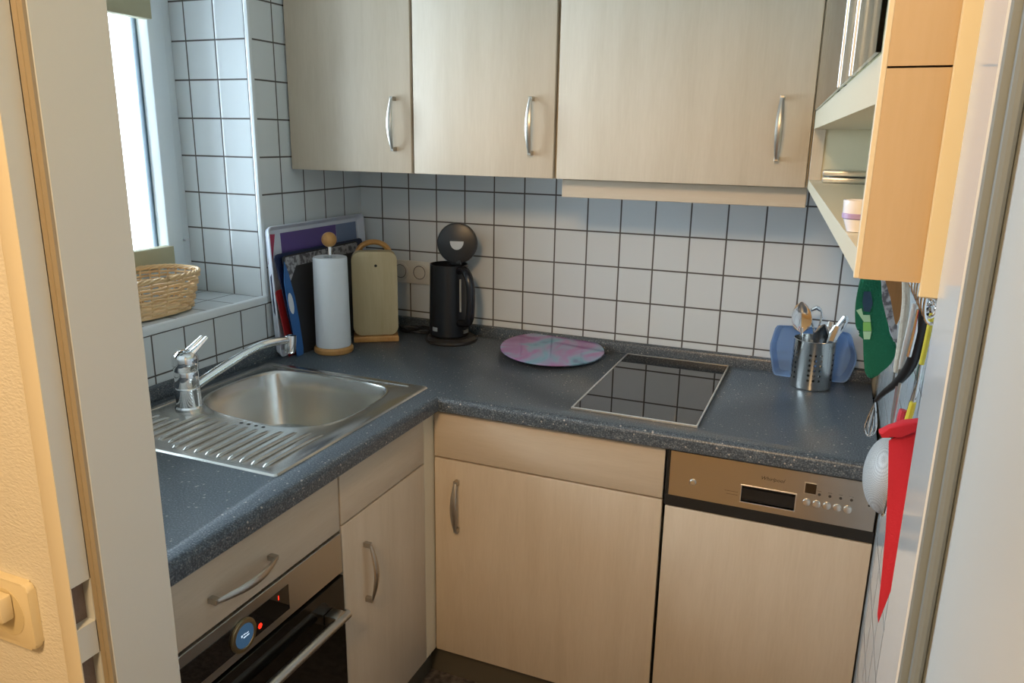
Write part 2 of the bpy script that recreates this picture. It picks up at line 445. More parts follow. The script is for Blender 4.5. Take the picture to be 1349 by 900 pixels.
# white bead along the sill edge and up the reveal corner
bm = new()
sillp = [(0.0035 - 0.018, 1.0685), (0.0035 - 0.010, 1.0725), (0.0035 - 0.003, 1.070), (0.004, 1.064), (0.004, 1.052), (0.0005, 1.0505), (-0.014, 1.0505)]
prism(bm, [(x, -0.4899, z) for x, z in sillp], (0, -1.110, 0))
prism(bm, [(-0.010, -0.4925, 1.07), (-0.004, -0.4935, 1.07), (0.0015, -0.4925, 1.07), (0.003, -0.487, 1.07), (0.002, -0.481, 1.07), (-0.010, -0.481, 1.07)], (0, 0, 1.18))
struct('trim_1', bm, M['bead'])
# doorway wall
bm = new(); box(bm, (-0.9, HW, FZ), (0.745, WY, CEIL)); 
for f in bm.faces:
    f.normal_update()
    if f.normal.y < -0.5: f.material_index = 1
struct('wall_front', bm, [M['paint'], M['wallpaper']])
bm = new(); box(bm, (RX, HW, FZ), (2.6, HW + 0.1, CEIL)); box(bm, (1.56, HW, FZ), (RX, WY, CEIL)); struct('wall_front_right', bm, M['wallpaper'])
bm = new(); box(bm, (0.745, HW, 2.08), (1.56, WY, CEIL)); struct('wall_front_above_door', bm, M['wallpaper'])
bm = new(); box(bm, (-0.9, -3.9, FZ), (2.6, -3.75, CEIL)); struct('wall_hall_back', bm, M['wallpaper'])
bm = new(); box(bm, (-1.0, -3.75, FZ), (-0.9, HW, CEIL)); struct('wall_hall_left', bm, M['wallpaper'])
bm = new(); box(bm, (2.6, -3.75, FZ), (2.7, HW, CEIL)); struct('wall_hall_right', bm, M['wallpaper'])

# door frame, left jamb: lining, rubber seal, rebate with two mortises, architrave
LX = 0.780; LY = -1.685
bm = new(); box(bm, (LX - 0.016, LY, FZ), (LX, WY, 2.05), 0.001, 1); box(bm, (0.745, LY - 0.001, FZ), (LX - 0.016, WY, 2.05))
jamb = struct('trim_2', bm, M['lacquer'])
bm = new()
sx = W(82, 450, 'y', LY)[0]
prism(bm, [(sx, LY, FZ), (LX - 0.0005, LY, FZ), (LX - 0.001, LY - 0.003, FZ), (LX - 0.006, LY - 0.0042, FZ), (LX - 0.010, LY - 0.002, FZ), (sx, LY - 0.005, FZ)], (0, 0, 1.98))
struct('trim_3', bm, M['seal'])
YA = W(45, 450, 'x', sx)[1]
bm = new()
holes = []
for u0, v0, v1 in ((110, 767, 823), (126, 862, 912)):
    p = W(u0, v0, 'x', sx); q = W(u0 + 6, v1, 'x', sx); holes.append((q.z, p.z))
holes.sort()
ya, yb = LY - 0.006, YA
hy0 = W(124, 790, 'x', sx)[1]; hy1 = YA + 0.001
zs = [FZ] + [z for h in holes for z in h] + [1.98]
for i in range(0, len(zs) - 1, 2): box(bm, (0.7465, yb, zs[i]), (sx, ya, zs[i + 1]))
for z0, z1 in holes: box(bm, (0.735, hy0, z0), (sx, ya, z1))
struct('trim_4', bm, M['lacquer'])
bm = new()
for z0, z1 in holes: box(bm, (0.7465, hy1 + 0.0012, z0), (sx - 0.012, hy0, z1))
struct('trim_5', bm, M['hole'])
ax = W(22, 450, 'y', YA)[0]
bm = new(); box(bm, (ax, YA - 0.0005, FZ), (sx - 0.0008, YA + 0.0012, 2.10), 0.0015, 2); struct('trim_6', bm, M['architrave'])
# right jamb, seal, open door leaf
RJ = 1.5235; RJY = -1.694
bm = new(); box(bm, (RJ, RJY, FZ), (1.56, WY, 2.05), 0.001, 1); struct('trim_7', bm, M['lacquer_r'])
bm = new(); box(bm, (RJ + 0.001, RJY - 0.004, FZ), (1.552, RJY, 1.98), 0.001, 1); tube(bm, [(RJ + 0.010, RJY - 0.005, FZ), (RJ + 0.010, RJY - 0.005, 1.98)], 0.004, 10)
struct('trim_8', bm, M['seal_grey'])
bm = new(); box(bm, (0.745, LY, 2.02), (1.56, WY, 2.08)); struct('trim_9', bm, M['lacquer'])
bm = new(); dx = W(1300, 430, 'y', RJY - 0.006)[0]
box(bm, (dx, -2.46, FZ + 0.01), (dx + 0.04, RJY - 0.006, 2.0), 0.002, 2); struct('door_1', bm, M['lacquer_door'])

# window: fixed frame, sash, gasket, glass, blind rails
bm = new()
Y0, Y1, Z0, Z1 = -0.4899, -1.598, 1.068, 2.25
def ring(bm, x0, x1, ya, yb, za, zb, w, bev=0.003):
    box(bm, (x0, ya, za), (x1, ya - w, zb), bev); box(bm, (x0, yb + w, za), (x1, yb, zb), bev)
    box(bm, (x0, ya - w, za), (x1, yb + w, za + w), bev); box(bm, (x0, ya - w, zb - w), (x1, yb + w, zb), bev)
ring(bm, -0.34, -0.262, Y0, Y1, Z0, Z1, 0.052)
win = struct('window_1', bm, M['pvc'])
bm = new(); ring(bm, -0.325, -0.250, Y0 - 0.034, Y1 + 0.034, Z0 + 0.034, Z1 - 0.034, 0.055, 0.006)
sash = obj('window_sash', bm, M['pvc'], win)
bm = new(); ring(bm, -0.304, -0.288, Y0 - 0.089, Y1 + 0.089, Z0 + 0.089, Z1 - 0.089, 0.006, 0.001)
obj('gasket', bm, M['gasket'], sash)
bm = new(); box(bm, (-0.302, Y1 + 0.09, Z0 + 0.09), (-0.298, Y0 - 0.09, Z1 - 0.09)); obj('window_pane', bm, M['pane'], sash)
bm = new(); box(bm, (-0.247, -0.503, 1.10), (-0.243, -0.517, 1.112), 0.001); box(bm, (-0.262, -0.500, 1.213), (-0.252, -0.516, 1.218), 0.001); 
box(bm, (-0.262, -0.500, 1.078), (-0.248, -0.530, 1.100), 0.003); obj('window_hinge', bm, M['white'], win)
for nm, zz, lab in (('blind_rail', 1.155, 'khaki blind rail across the lower part of the window'), ('blind_rail', 1.790, 'khaki blind rail across the upper part of the window')):
    bm = new(); box(bm, (-0.244, Y1 + 0.06, zz), (-0.212, -0.598, zz + 0.056), 0.002, 2)
    tag(obj(nm, bm, M['blind'], loc=(-0.228, -1.1, zz)), lab, 'blind')

# ================================================================ CABINETS
FX = 0.58; FY = -0.585; TH = 0.018
PL = 0.165      # plinth top / bottom of the fronts
# --- wall cabinets
def wall_cabinet(x0, x1, label, hx, hz, stop=2.15, group=None):
    t = thing('wall_cabinet', label, 'cabinet', (x0, 0, 1.415), None)
    bm = new()
    for a, b in (((x0 + .0005, -0.332, 1.415), (x0 + 0.016, -0.004, stop)), ((x1 - 0.016, -0.332, 1.415), (x1 - .0005, -0.004, stop)),
                 ((x0 + 0.016, -0.332, 1.415), (x1 - 0.016, -0.004, 1.431)), ((x0 + 0.016, -0.332, stop - 0.016), (x1 - 0.016, -0.004, stop)), ((x0 + 0.016, -0.012, 1.431), (x1 - 0.016, -0.004, stop - 0.016))):
        box(bm, a, b)
    obj('body', bm, M['cream_edge'], t)
    bm = new(); box(bm, (x0 + 0.002, -0.353, 1.4155), (x1 - 0.004, -0.334, stop), 0.002, 2)
    d = obj('door', bm, M['maple'], t)
    h = obj('handle', bow((hx, -0.353, hz + 0.064), (hx, -0.353, hz - 0.064), (0, -1, 0)), M['handle'], d)
    return t
wall_cabinet(0.004, 0.400, 'pale maple wall cabinet at the left, against the tiled window wall', 0.348, 1.542)
wall_cabinet(0.402, 0.799, 'pale maple wall cabinet hanging between the window-side one and the wide one', 0.738, 1.540)
wall_cabinet(0.802, 1.386, 'widest pale maple wall cabinet, above the cooker hood strip', 1.318, 1.540)
# --- slim hood strip under the wide cabinet
t = thing('cooker_hood', 'slim pull-out cooker hood with a maple front strip under the widest wall cabinet', 'cooker hood', (0.8, -0.16, 1.37))
bm = new(); box(bm, (0.802, -0.300, 1.368), (1.386, -0.283, 1.4125), 0.0015, 1); obj('front_strip', bm, M['maple_x'], t)
bm = new(); box(bm, (0.806, -0.283, 1.395), (1.384, -0.02, 1.412), 0.001, 1); obj('housing', bm, M['alu'], t)

# --- right-hand unit with open shelf, running towards the doorway; its front is slightly skewed
U0 = Vector((1.388, -0.36)); U1 = Vector((1.471, -1.545))
def ux(y): return U0.x + (U1.x - U0.x) * (y - U0.y) / (U1.y - U0.y)
t = thing('open_shelf_unit', 'tall narrow glass-fronted wall unit with an open shelf, along the right wall', 'shelf unit', (1.5, -0.95, 1.415))
yN, yF = -1.5445, -0.359
def slab(z0, z1, inset=0.0, back=1.597):
    b = new(); prism(b, [(ux(yF) + inset, yF, z0), (back, yF, z0), (back, yN, z0), (ux(yN) + inset, yN, z0)], (0, 0, z1 - z0)); return b
obj('bottom_shelf', slab(1.415, 1.434), M['cream_edge'], t)
obj('shelf', slab(1.540, 1.575), M['cream_edge'], t)
bm = new(); box(bm, (1.413, -0.36, 1.434), (1.597, -0.344, 1.54)); box(bm, (1.413, -0.36, 1.575), (1.597, -0.344, 2.15)); obj('back_end_panel', bm, M['cream_inside'], t)
bm = new(); box(bm, (1.388, -0.362, 1.4145), (1.413, -0.02, 2.15), 0.001, 1); obj('side_panel', bm, M['maple'], t)
bm = new(); box(bm, (1.588, yN, 1.434), (1.597, yF, 1.54)); box(bm, (1.588, yN, 1.575), (1.597, yF, 2.15)); obj('back_panel', bm, M['cream_inside'], t)
bm = new(); prism(bm, [(1.4745, yN - 0.0005, 1.414), (1.597, yN - 0.0005, 1.414), (1.597, yN - 0.019, 1.414), (1.4745, yN - 0.019, 1.414)], (0, 0, 0.149))
prism(bm, [(1.4745, yN - 0.0005, 1.5645), (1.597, yN - 0.0005, 1.5645), (1.597, yN - 0.019, 1.5645), (1.4745, yN - 0.019, 1.5645)], (0, 0, 0.585))
obj('end_panel', bm, wood('warm_maple_end', (0.50, 0.385, 0.25), (0.455, 0.345, 0.21)), t)
bm = new(); box(bm, (1.4705, yN - 0.019, 1.414), (1.4745, yN, 2.15), 0.0005, 1); obj('edge_band', bm, M['cream_edge'], t)
bm = new(); box(bm, (1.5150, yN - 0.024, 1.404), (1.5315, yN - 0.0192, 2.15), 0.001, 1); obj('filler_or_reflection_strip', bm, M['cream_inside'], t)  # cream strip stands in for the end panel's reflection in the wall
# glass sliding panes standing in the front plane above the shelf
for ya, yb in ((-0.372, -1.135), (-1.142, -1.310), (-1.318, -1.535)):
    bm = new(); nrm = Vector((-1, 0, 0))
    a = Vector((ux(ya), ya, 1.5765)); b = Vector((ux(yb), yb, 1.5765))
    prism(bm, [a, b, b + nrm * 0.004, a + nrm * 0.004], (0, 0, 0.57)); g = obj('glass_door', bm, M['door_glass'], t)
    if yb > -1.4:
        bm = new(); box(bm, (b.x - 0.0055, b.y - 0.002, b.z), (b.x + 0.001, b.y + 0.004, b.z + 0.57), 0.0006, 1)
        obj('edge_trim', bm, M['bright_trim'], g)
bm = new()
for k in range(2): tube(bm, [(1.425 + 0.0, -0.888, 1.586 + k * 0.007), (1.447, -0.90, 1.587 + k * 0.007)], 0.0017, 8)
obj('hinge', bm, M['black'], t)

# --- base cabinets
# corner filler and sink unit (left run, doors face +x)
def front_x(bm, y0, y1, z0, z1): box(bm, (FX - TH, y0, z0), (FX, y1, z1), 0.002, 2); return bm
def front_y(bm, x0, x1, z0, z1): box(bm, (x0, FY, z0), (x1, FY + TH, z1), 0.002, 2); return bm
ZS = 0.728; ZT = 0.855
t = thing('base_cabinet', 'narrow maple base cabinet under the sink, beside the oven', 'cabinet', (0.3, -0.81, FZ))
bm = new(); box(bm, (0.02, -0.99, PL), (FX - TH - 0.001, -0.60, 0.70)); obj('body', bm, M['cream_edge'], t)
bm = new(); box(bm, (FX - TH - 0.010, -0.633, PL), (FX - 0.0015, -0.568, ZT), 0.001, 1); obj('filler_or_reflection_strip', bm, M['cream_edge'], t)
obj('drawer_front', front_x(new(), -0.987, -0.636, ZS + 0.002, ZT), M['maple_y'], t)
d = obj('door', front_x(new(), -0.987, -0.636, PL, ZS - 0.002), M['maple'], t)
obj('handle', bow((FX, -0.907, 0.647), (FX, -0.907, 0.512), (1, 0, 0)), M['handle'], d)
t = thing('base_cabinet', 'wide maple corner base cabinet with a blank drawer front, left of the dishwasher', 'cabinet', (0.87, -0.3, FZ))
bm = new(); box(bm, (0.605, FY + TH + 0.001, PL), (1.160, -0.01, 0.80)); obj('body', bm, M['cream_edge'], t)
obj('drawer_front', front_y(new(), 0.5815, 1.162, ZS + 0.002, ZT), M['maple_x'], t)
d = obj('door', front_y(new(), 0.5815, 1.162, PL, ZS - 0.002), M['maple'], t)
obj('handle', bow((0.648, FY, 0.672), (0.648, FY, 0.541), (0, -1, 0)), M['handle'], d)
# oven housing with a drawer over it
t = thing('oven_cabinet', 'maple oven housing with one wide drawer above the built-in oven', 'cabinet', (0.3, -1.29, FZ))
bm = new(); box(bm, (0.02, -1.593, PL), (0.06, -0.993, 0.855)); box(bm, (0.06, -1.593, 0.72), (FX - TH - 0.001, -0.993, 0.855)); box(bm, (0.06, -1.593, PL), (FX - TH - 0.001, -1.585, 0.72)); box(bm, (0.06, -1.0005, PL), (FX - TH - 0.001, -0.993, 0.72)); obj('body', bm, M['cream_edge'], t)
d = obj('drawer', front_x(new(), -1.590, -0.992, 0.722, ZT), M['maple_y'], t)
obj('handle', bow((FX, -1.352, 0.776), (FX, -1.207, 0.776), (1, 0, 0), 0.032), M['handle'], d)
obj('bottom_panel', front_x(new(), -1.590, -0.992, PL, 0.118 + PL - 0.045), M['maple'], t)
# oven
t = thing('oven', 'built-in stainless oven with round blue display and black glass door', 'oven', (0.3, -1.29, 0.24))
bm = new(); box(bm, (0.07, -1.583, 0.245), (FX - 0.012, -1.004, 0.715)); obj('body', bm, M['black_gap'], t)
bm = new(); box(bm, (FX - 0.012, -1.588, 0.628), (FX + 0.003, -0.994, 0.718), 0.001, 1); pnl = obj('control_panel', bm, M['steel'], t)
bm = new(); box(bm, (FX + 0.003, -1.430, 0.645), (FX + 0.0042, -1.165, 0.697), 0.0003, 1); obj('display', bm, M['black_glass'], pnl)
bm = new(); yk = -1.290; zk = 0.669
lathe(bm, [(0.031, 0.0), (0.031, 0.002), (0.0295, 0.0045), (0.0235, 0.005), (0.0225, 0.0035), (0.0, 0.0035)], (FX + 0.0042, yk, zk), 40, (1, 0, 0)); kn = obj('knob', bm, mat('bronze_knob_ring', (0.40, 0.33, 0.20), 0.3, 1.0), pnl)
bm = new(); lathe(bm, [(0.0218, 0), (0.0218, 0.0008), (0, 0.0008)], (FX + 0.0078, yk, zk), 32, (1, 0, 0)); obj('knob_display', bm, M['lcd'], kn)
bm = new()
for (a, b, w) in ((-0.012, 0.003, 0.002), (-0.008, -0.004, 0.0016)):
    pass
for yy, zz, w, h in ((-0.009, 0.001, 0.003, 0.004), (-0.004, 0.003, 0.006, 0.0014), (0.003, 0.002, 0.006, 0.0014), (-0.004, -0.003, 0.007, 0.002), (0.004, -0.003, 0.006, 0.002)):
    box(bm, (FX + 0.0087, yk + yy, zk + zz), (FX + 0.0090, yk + yy + w, zk + zz + h))
obj('display_text', bm, M['lcd_text'], kn)
bm = new(); box(bm, (FX + 0.0042, -1.196, 0.681), (FX + 0.0046, -1.1935, 0.690)); obj('red_digit', bm, M['led'], pnl)
bm = new(); lathe(bm, [(0.0058, 0), (0.0058, 0.0004), (0, 0.0004)], (FX + 0.0042, -1.247, 0.660), 6, (1, 0, 0)); obj('red_symbol', bm, M['led'], pnl)
bm = new(); box(bm, (FX - 0.010, -1.586, 0.245), (FX + 0.006, -0.996, 0.622), 0.001, 1); dr = obj('door', bm, M['oven_glass'], t)
bm = new(); hz = 0.556; hxo = FX + 0.034
tube(bm, [(hxo, -1.575, hz), (hxo, -1.026, hz)], 0.0105, 14)
for yy in (-1.54, -1.052): box(bm, (FX + 0.006, yy - 0.016, hz - 0.012), (hxo + 0.002, yy + 0.016, hz + 0.014), 0.003, 2)
obj('handle', bm, M['steel'], dr)
# dishwasher
t = thing('dishwasher', 'integrated dishwasher with stainless control strip and maple door', 'dishwasher', (1.38, -0.3, FZ))
bm = new(); box(bm, (1.168, FY + 0.012, PL), (1.597, -0.02, 0.853)); obj('body', bm, M['black_gap'], t)
bm = new(); box(bm, (1.168, FY + 0.010, 0.7175), (1.596, FY + 0.013, 0.8545))
box(bm, (1.1685, FY - 0.002, 0.718), (1.5975, FY + 0.010, 0.744), 0.001, 1); box(bm, (1.1665, FY - 0.001, 0.718), (1.1745, FY + 0.010, 0.8545), 0.001, 1)
obj('black_trim', bm, M['black_gap'], t)
PX0, PX1, PZ0, PZ1 = 1.1755, 1.594, 0.745, 0.850
bm = new()
rx0, rx1, rz0, rz1 = 1.331, 1.440, 0.760, 0.797
box(bm, (PX0, FY - 0.003, PZ0), (rx0, FY + 0.009, PZ1)); box(bm, (rx1, FY - 0.003, PZ0), (PX1, FY + 0.009, PZ1))
box(bm, (rx0, FY - 0.003, PZ0), (rx1, FY + 0.009, rz0)); box(bm, (rx0, FY - 0.003, rz1), (rx1, FY + 0.009, PZ1))
bmesh.ops.remove_doubles(bm, verts=bm.verts, dist=1e-5)
pnl = obj('control_panel', bm, M['steel'], t)
bm = new(); w = 0.0022
for a, b in (((rx0 - w, rz0 - w), (rx1 + w, rz0)), ((rx0 - w, rz1), (rx1 + w, rz1 + w)), ((rx0 - w, rz0), (rx0, rz1)), ((rx1, rz0), (rx1 + w, rz1))):
    box(bm, (a[0], FY - 0.0045, a[1]), (b[0], FY + 0.006, b[1]), 0.0004, 1)
obj('recess_rim', bm, M['alu'], pnl)
bm = new(); box(bm, (rx0, FY + 0.006, rz0), (rx1, FY + 0.009, rz1)); prism(bm, [(rx0, FY - 0.001, rz1), (rx0, FY + 0.006, rz1), (rx0, FY + 0.006, rz1 - 0.010)], (rx1 - rx0, 0, 0)); obj('grip_recess', bm, M['black'], pnl)
bm = new(); lathe(bm, [(0.0075, 0), (0.0075, 0.003), (0.006, 0.0055), (0, 0.0065)], (1.2275, FY - 0.003, 0.784), 24, (0, -1, 0)); obj('power_button', bm, M['alu'], pnl)
bm = new(); box(bm, (1.455, FY - 0.0045, 0.804), (1.4785, FY - 0.003, 0.829), 0.0004, 1); obj('display_frame', bm, M['alu'], pnl)
bm = new(); box(bm, (1.457, FY - 0.0052, 0.806), (1.4785, FY - 0.004, 0.828)); obj('display', bm, M['black_glass'], pnl)
b0 = None
for k in range(5):
    xx = 1.4625 + 0.0198 * k; zz = 0.7845
    bm = new(); lathe(bm, [(0.0084, 0), (0.0084, 0.0016), (0.007, 0.0042), (0, 0.0052)], (xx, FY - 0.003, zz), 20, (0, -1, 0)); obj('button', bm, M['alu'], pnl)
    if k < 4:
        bm = new(); lathe(bm, [(0.0030, 0), (0.0030, 0.0006), (0.0018, 0.0006), (0, 0.0002)], (1.4855 + 0.0205 * k, FY - 0.003, 0.8065), 14, (0, -1, 0)); obj('indicator', bm, M['print_shade_dark'], pnl)
for k in range(2):
    bm = new(); lathe(bm, [(0.0022, 0), (0.0022, 0.0006), (0, 0.0006)], (1.581 - 0.0005 * k, FY - 0.003, 0.8095 - 0.0085 * k), 12, (0, -1, 0)); obj('indicator', bm, M['print_shade_dark'], pnl)
def text_bm(s, size, origin, xdir, up, depth=0.0003):
    cu = bpy.data.curves.new('t', 'FONT'); cu.body = s; cu.size = size; cu.extrude = depth / 2; cu.shear = 0.3; cu.resolution_u = 2
    o = bpy.data.objects.new('t', cu); me = bpy.data.meshes.new_from_object(o)
    b = new(); b.from_mesh(me); xd, u = Vector(xdir), Vector(up); n = xd.cross(u)
    mtx = Matrix((xd, u, n)).transposed().to_4x4(); mtx.translation = Vector(origin)
    b.transform(mtx); bpy.data.objects.remove(o); bpy.data.meshes.remove(me); bpy.data.curves.remove(cu); return b
bm = text_bm('Whirlpool', 0.0115, (1.367, FY - 0.0033, 0.8185), (1, 0, 0), (0, 0, 1)); lg = obj('printed_name', bm, M['print_shade_dark'], pnl)
for k in range(2):
    bm = new(); box(bm, (1.300 - 0.004 * k, FY - 0.0033, 0.772 + 0.007 * k), (1.324, FY - 0.003, 0.7727 + 0.007 * k)); obj('printed_line', bm, M['print_shade_dark'], pnl)
for k in range(4):
    bm = new(); box(bm, (1.481 + 0.0205 * k, FY - 0.0033, 0.8135), (1.489 + 0.0205 * k, FY - 0.003, 0.8142)); obj('printed_symbol', bm, M['print_shade_dark'], pnl)
bm = new(); box(bm, (1.170, FY - 0.004, PL), (1.5965, FY + 0.011, 0.716), 0.002, 2); obj('door', bm, M['maple'], t)
# plinth
bm = new(); box(bm, (0.545, -0.549, FZ), (1.597, -0.533, PL - 0.003)); box(bm, (0.529, -1.597, FZ), (0.545, -0.533, PL - 0.003))
tag(obj('plinth', bm, M['plinth'], loc=(0.9, -0.54, FZ)), 'dark grey plinth board running under the base cabinets', 'plinth')

# ================================================================ WORKTOP with sink cut-out
WE = 0.605; R_ = 0.014; WB = 0.8565
prof = [(0.0, WT)]
for k in range(0, 7):
    a = PI / 2 * k / 6; prof.append((R_ * math.sin(a) - R_, WT - R_ + R_ * math.cos(a)))
# profile points are (offset from the outer edge line, z); the first one sits far inside
edge = [(-R_ + R_ * math.sin(PI / 2 * k / 6), WT - R_ + R_ * math.cos(PI / 2 * k / 6)) for k in range(7)] + [(0, WB + 0.004), (-0.004, WB), (-0.025, WB)]
bm = new()
def station(x, y, dxy):       # one ring of edge points; dxy = direction outward (x,y)
    return [bm.verts.new((x + dxy[0] * o, y + dxy[1] * o, z)) for o, z in edge]
s0 = station(WE, -1.598, (1, 0)); s1 = station(WE, -WE, (1, -1)); s2 = station(1.588, -WE, (0, -1))
for A, B in ((s0, s1), (s1, s2)):
    for k in range(len(edge) - 1): bm.faces.new((A[k], B[k], B[k + 1], A[k + 1]))
c0 = bm.verts.new((0.0015, -1.598, WT)); c1 = bm.verts.new((0.0015, -0.0015, WT)); c2 = bm.verts.new((1.588, -0.0015, WT))
d0 = bm.verts.new((0.0015, -1.598, WB)); d1 = bm.verts.new((0.0015, -0.0015, WB)); d2 = bm.verts.new((1.588, -0.0015, WB))
bm.faces.new((c0, c1, s1[0], s0[0])); bm.faces.new((c1, c2, s2[0], s1[0]))
bm.faces.new((d0, s0[-1], s1[-1], d1)); bm.faces.new((d1, s1[-1], s2[-1], d2))
bm.faces.new((c0, d0, d1, c1)); bm.faces.new((c1, d1, d2, c2))
bm.faces.new([c0] + s0 + [d0]); bm.faces.new([c2, d2] + s2[::-1])
bmesh.ops.recalc_face_normals(bm, faces=bm.faces)
wt = obj('worktop', bm, M['worktop'], loc=(0, 0, WT))
cb = new(); box(cb, (0.085, -0.952, WT - 0.1), (0.505, -0.578, WT + 0.1)); box(cb, (0.94, -0.535, WT - 0.1), (1.21, -0.06, WT + 0.1))
cut = obj('cut', cb, M['worktop'])
md = wt.modifiers.new('b', 'BOOLEAN'); md.operation = 'DIFFERENCE'; md.object = cut; md.solver = 'EXACT'
dg = bpy.context.evaluated_depsgraph_get(); ev = wt.evaluated_get(dg); me2 = bpy.data.meshes.new_from_object(ev)
wt.modifiers.clear(); wt.data = me2; wt.data.name = 'worktop'; bpy.data.objects.remove(cut)
tag(wt, 'slate grey speckled L-shaped worktop over the base cabinets', 'worktop')
bm = new()
up = [(0, WT), (0.016, WT), (0.016, WT + 0.026), (0.013, WT + 0.032), (0.007, WT + 0.0345), (0, WT + 0.035)]
ra = [bm.verts.new((o + 0.0015, -1.598, z)) for o, z in up]; rb = [bm.verts.new((o + 0.0015, -o - 0.0015, z)) for o, z in up]; rc = [bm.verts.new((1.588, -o - 0.0015, z)) for o, z in up]
for A, B in ((ra, rb), (rb, rc)):
    for k in range(len(up)): bm.faces.new((A[k], B[k], B[(k + 1) % len(up)], A[(k + 1) % len(up)]))
bm.faces.new(ra); bm.faces.new(rc)
obj('upstand', bm, M['worktop'], wt)

# ================================================================ SINK
SX0, SX1, SY0, SY1 = 0.045, 0.548, -1.138, -0.548
def sink_bowl_outline():
    pts = [(0.088, -0.755), (0.098, -0.640), (0.130, -0.592), (0.28, -0.586), (0.435, -0.592), (0.478, -0.630), (0.492, -0.74), (0.488, -0.85), (0.445, -0.912), (0.36, -0.936), (0.27, -0.928), (0.17, -0.910), (0.105, -0.860)]
    return smooth_closed([(x, y, 0) for x, y in pts], 2)
bo = sink_bowl_outline(); n = len(bo)
cc = Vector((0.29, -0.765, 0))
bm = new()
def scaled(s, z): return [bm.verts.new((cc.x + (p.x - cc.x) * s, cc.y + (p.y - cc.y) * s, z)) for p in bo]
RT = WT + 0.0025
rings = [scaled(1.055, RT), scaled(1.03, RT + 0.0022), scaled(1.01, RT + 0.0015), scaled(0.99, RT - 0.004), scaled(0.96, RT - 0.045), scaled(0.90, RT - 0.10), scaled(0.84, RT - 0.135), scaled(0.74, RT - 0.148), scaled(0.16, RT - 0.152)]
for A, B in zip(rings, rings[1:]):
    for k in range(n): bm.faces.new((A[k], A[(k + 1) % n], B[(k + 1) % n], B[k]))
bm.faces.new(rings[-1])
# plate: grid-less sheet between the outer rectangle and the bowl rim
outer = []
corner = rrect((SX0 + SX1) / 2, (SY0 + SY1) / 2, SX1 - SX0, SY1 - SY0, 0.008, 3)
lip0 = [bm.verts.new((x, y, WT + 0.0003)) for x, y in corner]
ins = rrect((SX0 + SX1) / 2, (SY0 + SY1) / 2, SX1 - SX0 - 0.006, SY1 - SY0 - 0.006, 0.008, 3)
lip1 = [bm.verts.new((x, y, RT + 0.0015)) for x, y in ins]
ins2 = rrect((SX0 + SX1) / 2, (SY0 + SY1) / 2, SX1 - SX0 - 0.022, SY1 - SY0 - 0.022, 0.010, 3)
lip2 = [bm.verts.new((x, y, RT + 0.0012)) for x, y in ins2]
ins3 = rrect((SX0 + SX1) / 2, (SY0 + SY1) / 2, SX1 - SX0 - 0.030, SY1 - SY0 - 0.030, 0.012, 3)
lip3 = [bm.verts.new((x, y, RT)) for x, y in ins3]
m_ = len(corner)
for A, B in ((lip0, lip1), (lip1, lip2), (lip2, lip3)):
    for k in range(m_): bm.faces.new((A[k], A[(k + 1) % m_], B[(k + 1) % m_], B[k]))
es = []
for ringv in (lip3, rings[0]):
    for k in range(len(ringv)):
        e = bm.edges.get((ringv[k], ringv[(k + 1) % len(ringv)])); es.append(e)
bmesh.ops.triangle_fill(bm, edges=es, use_beauty=True)
t = thing('sink', 'stainless steel inset sink with bowl and ribbed drainer, under the window', 'sink', (0.3, -0.84, WT))
obj('basin', bm, M['steel_sink'], t, angle=0.5)
# ribs of the drainer, running along y, their far ends follow the bowl
def bowl_y(x):           # near edge of the bowl rim at x
    ys = [p.y for p in bo if abs(p.x - x) < 0.02]
    return (min(ys) if ys else -0.93)
bm = new()
for k in range(15):
    x = 0.500 - 0.0285 * k
    yend = (-0.950 if x < 0.16 else bowl_y(x) * 1.0 - 0.030); yend = min(yend, -0.93) if x > 0.16 else -0.985
    y0 = -1.112
    if k in (9, 10): y0 = -1.095
    tube(bm, smooth_open([(x, y0, RT - 0.003), (x, y0 + 0.008, RT + 0.0016), (x, (y0 + yend) / 2, RT + 0.0020), (x, yend - 0.01, RT + 0.0012), (x, yend, RT - 0.003)], 2), 0.0048, 10, 0.75, ref=(1, 0, 0))
obj('drainer_ribs', bm, M['steel_sink'], t)
bm = new()
tube(bm, [(0.075, -0.566, RT + 0.0006), (0.50, -0.566, RT + 0.0006)], 0.0042, 10, 0.5, ref=(0, 1, 0)); 
tube(bm, [(0.060, -0.60, RT + 0.0004), (0.060, -1.10, RT + 0.0004)], 0.003, 8, 0.5, ref=(1, 0, 0)); obj('raised_edge', bm, M['steel_sink'], t)
bm = new(); lathe(bm, [(0.040, 0), (0.038, 0.004), (0.032, 0.001), (0.028, -0.004 + 0.005), (0, 0.002)], (0.29, -0.765, RT - 0.152), 32); obj('drain', bm, M['chrome'], t)
bm = new()
for k in range(4): lathe(bm, [(0.0045, 0), (0.0035, 0.001), (0, 0.0012)], (0.30 + 0.020 * k, -0.9475, RT), 12)
obj('overflow_dimples', bm, M['black_gap'], t)

